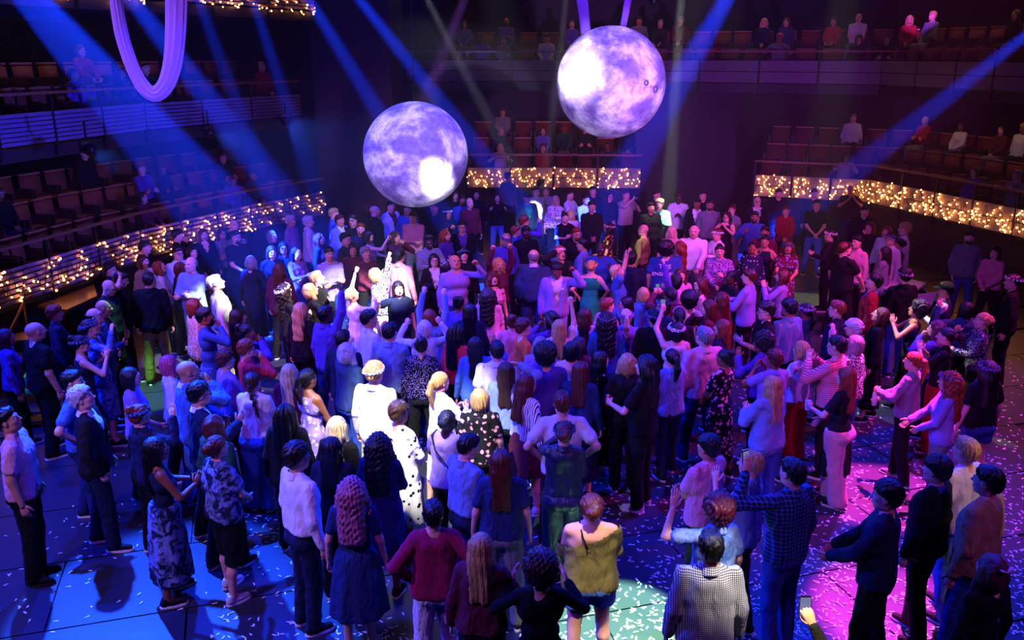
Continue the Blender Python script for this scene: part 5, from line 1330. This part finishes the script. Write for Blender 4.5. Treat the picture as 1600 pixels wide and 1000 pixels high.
1414 418 -10 m cu:k p sh:k jn:B dd fc=V|person in black shirt and flower crown by the dark table, from behind
1430 470 -70 f af:d m ta:n tr:k KK up smile|person with dark curls, warmly lit face, clapping in navy sleeveless top
1478 439 -60 m cp:k m vs:n tr:k fd gl in=W|person in black cap, glasses, white shirt and dark waistcoat
1510 469 -10 f bob:k p bl:a tr:k Bd |person with straight black bob and teal-blue blouse from behind
1536 487 -70 f up:y p bl:nw.sequins tr:k wK smile phL|smiling person with blonde updo in sparkling navy top
1464 499 -60 f wb:m p bl:v tr:k md |person with dark red waves, face up, beside the black t-shirt
1479 510 -60 f up:k p ts:k wt:r KK |person with dark updo and black t-shirt, clapping, red trousers
1428 548 -50 f po:r p bl:g tr:k ws bot shoe=g tick|person with long ginger ponytail and grey shirt holding a bottle, red trainers
1484 578 -70 f lc:r p sh:V jn:g cs fc=v smile|smiling person with violet flower crown, long red curls and lilac shirt
1545 561 -10 f lw:d p ts:k sr:b dd fc=v|person with flower crown, cut-out black top and denim shorts, back turned
1511 681 -30 m sh:y p ts:w jn:B dd |person with shaved blond hair and white t-shirt
1465 711 -40 m1.82 cu:d p jk:k tr:k dd in=b|tall person in black jacket with back turned, right side
1546 726 -40 m sh:k p sw:t jn:b dd |person with thick black hair and tan sweater, back turned
1387 750 -60 m cu:k p sw:n tr:k ss |person with dark curls and navy sweater in profile left, hands out front
1551 862 -20 f wb:m p ls:k tr:k dd clip|person with dark red hair, pale hair clip and black top in the bottom corner
1268 1035 0 f wb:d p ls:k tr:k dP ph|person mostly below the frame, arm raised with a phone
1297 358 -80 f po:k p bl:k tr:k kd fc=W|person in profile with dark hair, white flower crown and black blouse
1322 377 70 M sh:a p ts:k tr:k dl beard hb=k|broad bearded person in black t-shirt and headset leaning to the table
1340 367 -120 m sh:k p sh:P tr:k dd smile|person with short dark hair and pale pink shirt by the dark table
1360 345 -130 f ln:a p bl:k tr:k dm |person with long auburn hair, hand to her mouth, black blouse
1352 321 -170 m sh:d p sh:k tr:k dd |person in black shirt under the right string lights
1330 288 -170 m1.8 no:k m ts:K jn:N KK |person in dark t-shirt with palms pressed, in front of the fairy lights
1386 352 -130 f bob:r p bl:w tr:k dd |person with reddish hair half behind the flower crown and glasses
1393 362 -110 m sh:k p sh:w tr:k dd fc=b gl|person with blue flower crown and thick glasses
1414 347 -70 m1.84 cu:y p ts:W tr:k dd |tall person with blond curls and white t-shirt by the table
1383 384 -60 f ln:d p jk:g tr:k cc in=b|person with long dark hair and grey jacket leaning at the table
1405 371 -60 f up:k p bl:k tr:k dd |person with black updo and sheer black blouse
1516 360 -160 m sh:k p sh:g jn:b oo beard|bearded person in grey-blue shirt, hands in pockets, apart on the right
1556 384 -130 f bob:k p bl:p tr:k cc |person with black bob and salmon blouse looking left at the right edge
1583 427 -70 m sh:k p jk:k tr:k dd fc=l in=k|person in black with pale blue flower crown at the right edge
1273 294 180 m sh:k p sh:k tr:k dd |shadowed person in front of the second right string-light panel
1218 294 180 m sh:k p sh:k tr:k dd |shadowed person in front of the first right string-light panel
85 476 60 f cu:r p bl:n tr:k dd smile|smiling person with short red hair and navy top near the stairs
54 501 40 M no:k p ts:k tr:k dd |bald person in black from behind at the far left
152 479 80 m bd:d p sh:nB.plaid jn:b fF gl up|balding person with glasses and plaid shirt looking up
161 467 70 m no:k m sh:k tr:k dd |bald person just behind the plaid shirt
145 496 70 f up:d p dl:bl.tiedye - db up fc=b|person with blue flowers in her hair and mottled blue dress, fist raised
125 522 60 f bu:k p ta:n jn:n xK fc=b|person in navy strappy top with both hands up
112 577 80 m sh:k p ts:B jn:N di |young person with dark hair and sky blue t-shirt
133 602 75 m1.8 cu:w p jk:K tr:n oo in=W up|older person with wavy grey hair, dark suit and white shirt looking up
204 572 75 f bob:d p ts:V jn:k dc gl|person with dark bob, glasses and pale grey t-shirt
265 553 60 f bob:R p sh:w tr:k dd |person with bright pink bob and white shirt
293 561 60 M no:k m jk:B tr:B cm in=w|bald person in light blue suit
311 596 60 m cu:k p jk:n tr:k dx gl in=W|person with glasses, dark hair and navy jacket raising one hand
217 629 40 f bu:r p sh:n tr:k dB fc=b|person with ginger bun ringed by dark blue flowers, pale sleeve raised
243 681 60 f ln:k b ta:n ms:nl.tiedye kk |person with long black hair, dark vest and patterned blue skirt, clapping
335 645 30 f wb:a p jk:e tr:k dd in=k|person with shoulder-length auburn hair and dark green jacket
339 678 40 f up:a p ss:nl.tiedye cu:k dc shoe=w|person with plaited hair, tie-dye shirt and black cropped trousers, white trainers
16 635 75 m1.82 sh:k m ts:P tr:k dd up shoe=k|person with black hair and pale t-shirt at the left edge of the floor
8 512 60 f bob:m m bl:v tr:k dd |person with dark reddish hair in shadow at the extreme left edge
"""
# ---------------------------------------------------------------- the crowd on the floor
PEOPLE = []
for line in CROWD.strip().split('\n'):
    a, lab = line.rsplit('|', 1); t = a.split(' '); sx = t[3]
    h = float(sx[1:]) if len(sx) > 1 else (1.78 if sx[0] in 'mM' else 1.66)
    PEOPLE.append([float(t[0]), float(t[1]), float(t[2]), sx[0], t[4], t[5], t[6], t[7], t[8], ' '.join(t[9:]), lab.strip(), h])
# where two would stand in one spot the one behind is a little shorter and further off
for it in range(90):
    P = np.array([atz(p[0], p[1], p[11]+.02) for p in PEOPLE]); moved = 0
    for i in range(len(PEOPLE)):
        d = np.hypot(*(P-P[i]).T); d[i] = 9
        for j in np.nonzero(d < .43)[0]:
            b, f = (i, int(j)) if P[i][1] > P[j][1] else (int(j), i)
            if PEOPLE[b][11] > 1.50: PEOPLE[b][11] -= .008; moved = 1
            if PEOPLE[f][11] < 1.90: PEOPLE[f][11] += .008; moved = 1
    if not moved: break
for (px, py, yaw, sex, hair, skin, top, bot, arms, ex, lab, h) in PEOPLE:
    x, y = atz(px, py, h+.02)
    p = person(x, y, yaw, h, sex, hair, skin, top, bot, arms, ex, lab, 0., 'crowd on the floor')
    if 'lettering' in lab:                                                # words across the back of the blue t-shirt
        for k, (wd, z, s_) in enumerate((('THE', 1.33, .105), ('ENSEMBLE', 1.20, .085))):
            cu = bpy.data.curves.new('lettering', 'FONT'); cu.body = wd; cu.size = s_; cu.align_x = 'CENTER'; cu.extrude = .004; cu.materials.append(cloth('W-'))
            tmp = bpy.data.objects.new('lettering_curve', cu); me = bpy.data.meshes.new_from_object(tmp); bpy.data.objects.remove(tmp); o = bpy.data.objects.new('lettering', me); C.objects.link(o); o.parent = p; o.location = (0, -.142, z); o.rotation_euler = (math.pi/2, 0, 0)
for (x, y, z, yaw, f, hs, hc, c, ap, lab, grp) in SEATED:
    s = 1.0; person(x, y, yaw, 1.68 if f else 1.76, 'f' if f else 'm', '%s:%s' % (hs, hc), gr.choice('ppmb'), ('bl:' if f else 'sh:')+c, 'tr:'+gr.choice('kKng'), ap, 'sit', lab, z-.43, grp, lod=2)
PH = plain('phone black', '#08080a', .15); CUP = plain('clear cup', '#c8d0e0', .15); RED = plain('red can', '#c01818', .3, .5)
for i, (k, p, rz, lab, s) in enumerate(HELD):
    who = lab.split(' with ', 1)[-1] if ' with ' in lab else lab.split(' in ', 1)[-1]; who = ' '.join(who.split(' ')[:5]).rstrip(',')
    if k in ('ph', 'phL'):
        R = empty('phone', p, rz, 'black phone held up by the one with '+who, 'phone', 'phones held in the crowd'); R.rotation_euler[0] = -.15
        A = Acc(); A.box((0, 0, .02), (.072, .009, .145)); put('case', A.mesh('case', [PH], False), None, R)
        A = Acc(); A.box((0, -.0052, .02), (.064, .001, .132)); put('screen', A.mesh('screen', [glow('phone screen', '#8fa0d8', .25)], False), None, R)
        A = Acc(); A.tube([(.02, .005, .072), (.02, .008, .072)], .007, 6); put('lens', A.mesh('lens', [PH]), None, R)
    elif k == 'cup':
        R = empty('cup', p, rz, 'clear plastic cup held by the one with '+who, 'cup', 'drinks held in the crowd'); A = Acc(); A.tube([(0, 0, -.06), (0, 0, -.055), (0, 0, .055)], [.027, .030, .040], 12, 0, closed=False); put('side', A.mesh('side', [CUP]), None, R)
        A = Acc(); A.tube([(0, 0, .0), (0, 0, .012)], [.033, .034], 12); put('drink', A.mesh('drink', [plain('drink', '#a07050', .1)]), None, R)
    elif k == 'canL':
        R = empty('drink_can', p, rz, 'red drink can held by the one with '+who, 'can'); A = Acc(); A.tube([(0, 0, -.062), (0, 0, -.052), (0, 0, .052), (0, 0, .062)], [.026, .033, .033, .026], 12); put('side', A.mesh('side', [RED]), None, R)
        A = Acc(); A.tube([(0, 0, .062), (0, 0, .066)], [.026, .026], 12); put('lid', A.mesh('lid', [plain('can lid', '#b8b8c0', .3, .8)]), None, R)
    elif k == 'bot':
        R = empty('water_bottle', p, rz, 'clear water bottle with blue cap held by the one with '+who, 'bottle'); A = Acc(); A.tube([(0, 0, -.10), (0, 0, -.09), (0, 0, .05), (0, 0, .09), (0, 0, .11)], [.030, .033, .033, .016, .013], 12); put('side', A.mesh('side', [CUP]), None, R)
        A = Acc(); A.tube([(0, 0, .11), (0, 0, .13)], [.016, .016], 10); put('cap', A.mesh('cap', [plain('blue cap', '#3a7ae0', .4)]), None, R)
    elif k == 'pap':
        R = Acc(); R.box((0, .06, .0), (.21, .15, .004)); R.box((.0, .02, .012), (.2, .13, .003), 0, rotx(.3)); o = tag(put('leaflet', R.mesh('leaflet', [plain('leaflet paper', '#c9c4d4', .6)], False)), 'pale open paper leaflet held by the one with '+who, 'leaflet'); o.location = p; o.rotation_euler = (.4, 0, rz)

# ---------------------------------------------------------------- stage haze, last
hm = bpy.data.materials.new('haze'); hm.use_nodes = True; hn = hm.node_tree; hn.nodes.clear(); ho = hn.nodes.new('ShaderNodeOutputMaterial'); hv = hn.nodes.new('ShaderNodeVolumeScatter')
hv.inputs['Density'].default_value = HAZE; hv.inputs['Anisotropy'].default_value = .3; hn.links.new(hv.outputs[0], ho.inputs['Volume'])
A = Acc(); A.box((0, 20.0, 5.5), (23, 12.8, 10.9)); hz = tag(put('haze', A.mesh('haze', [hm], False)), 'thin stage haze hanging under the rig', 'haze', kind='stuff')
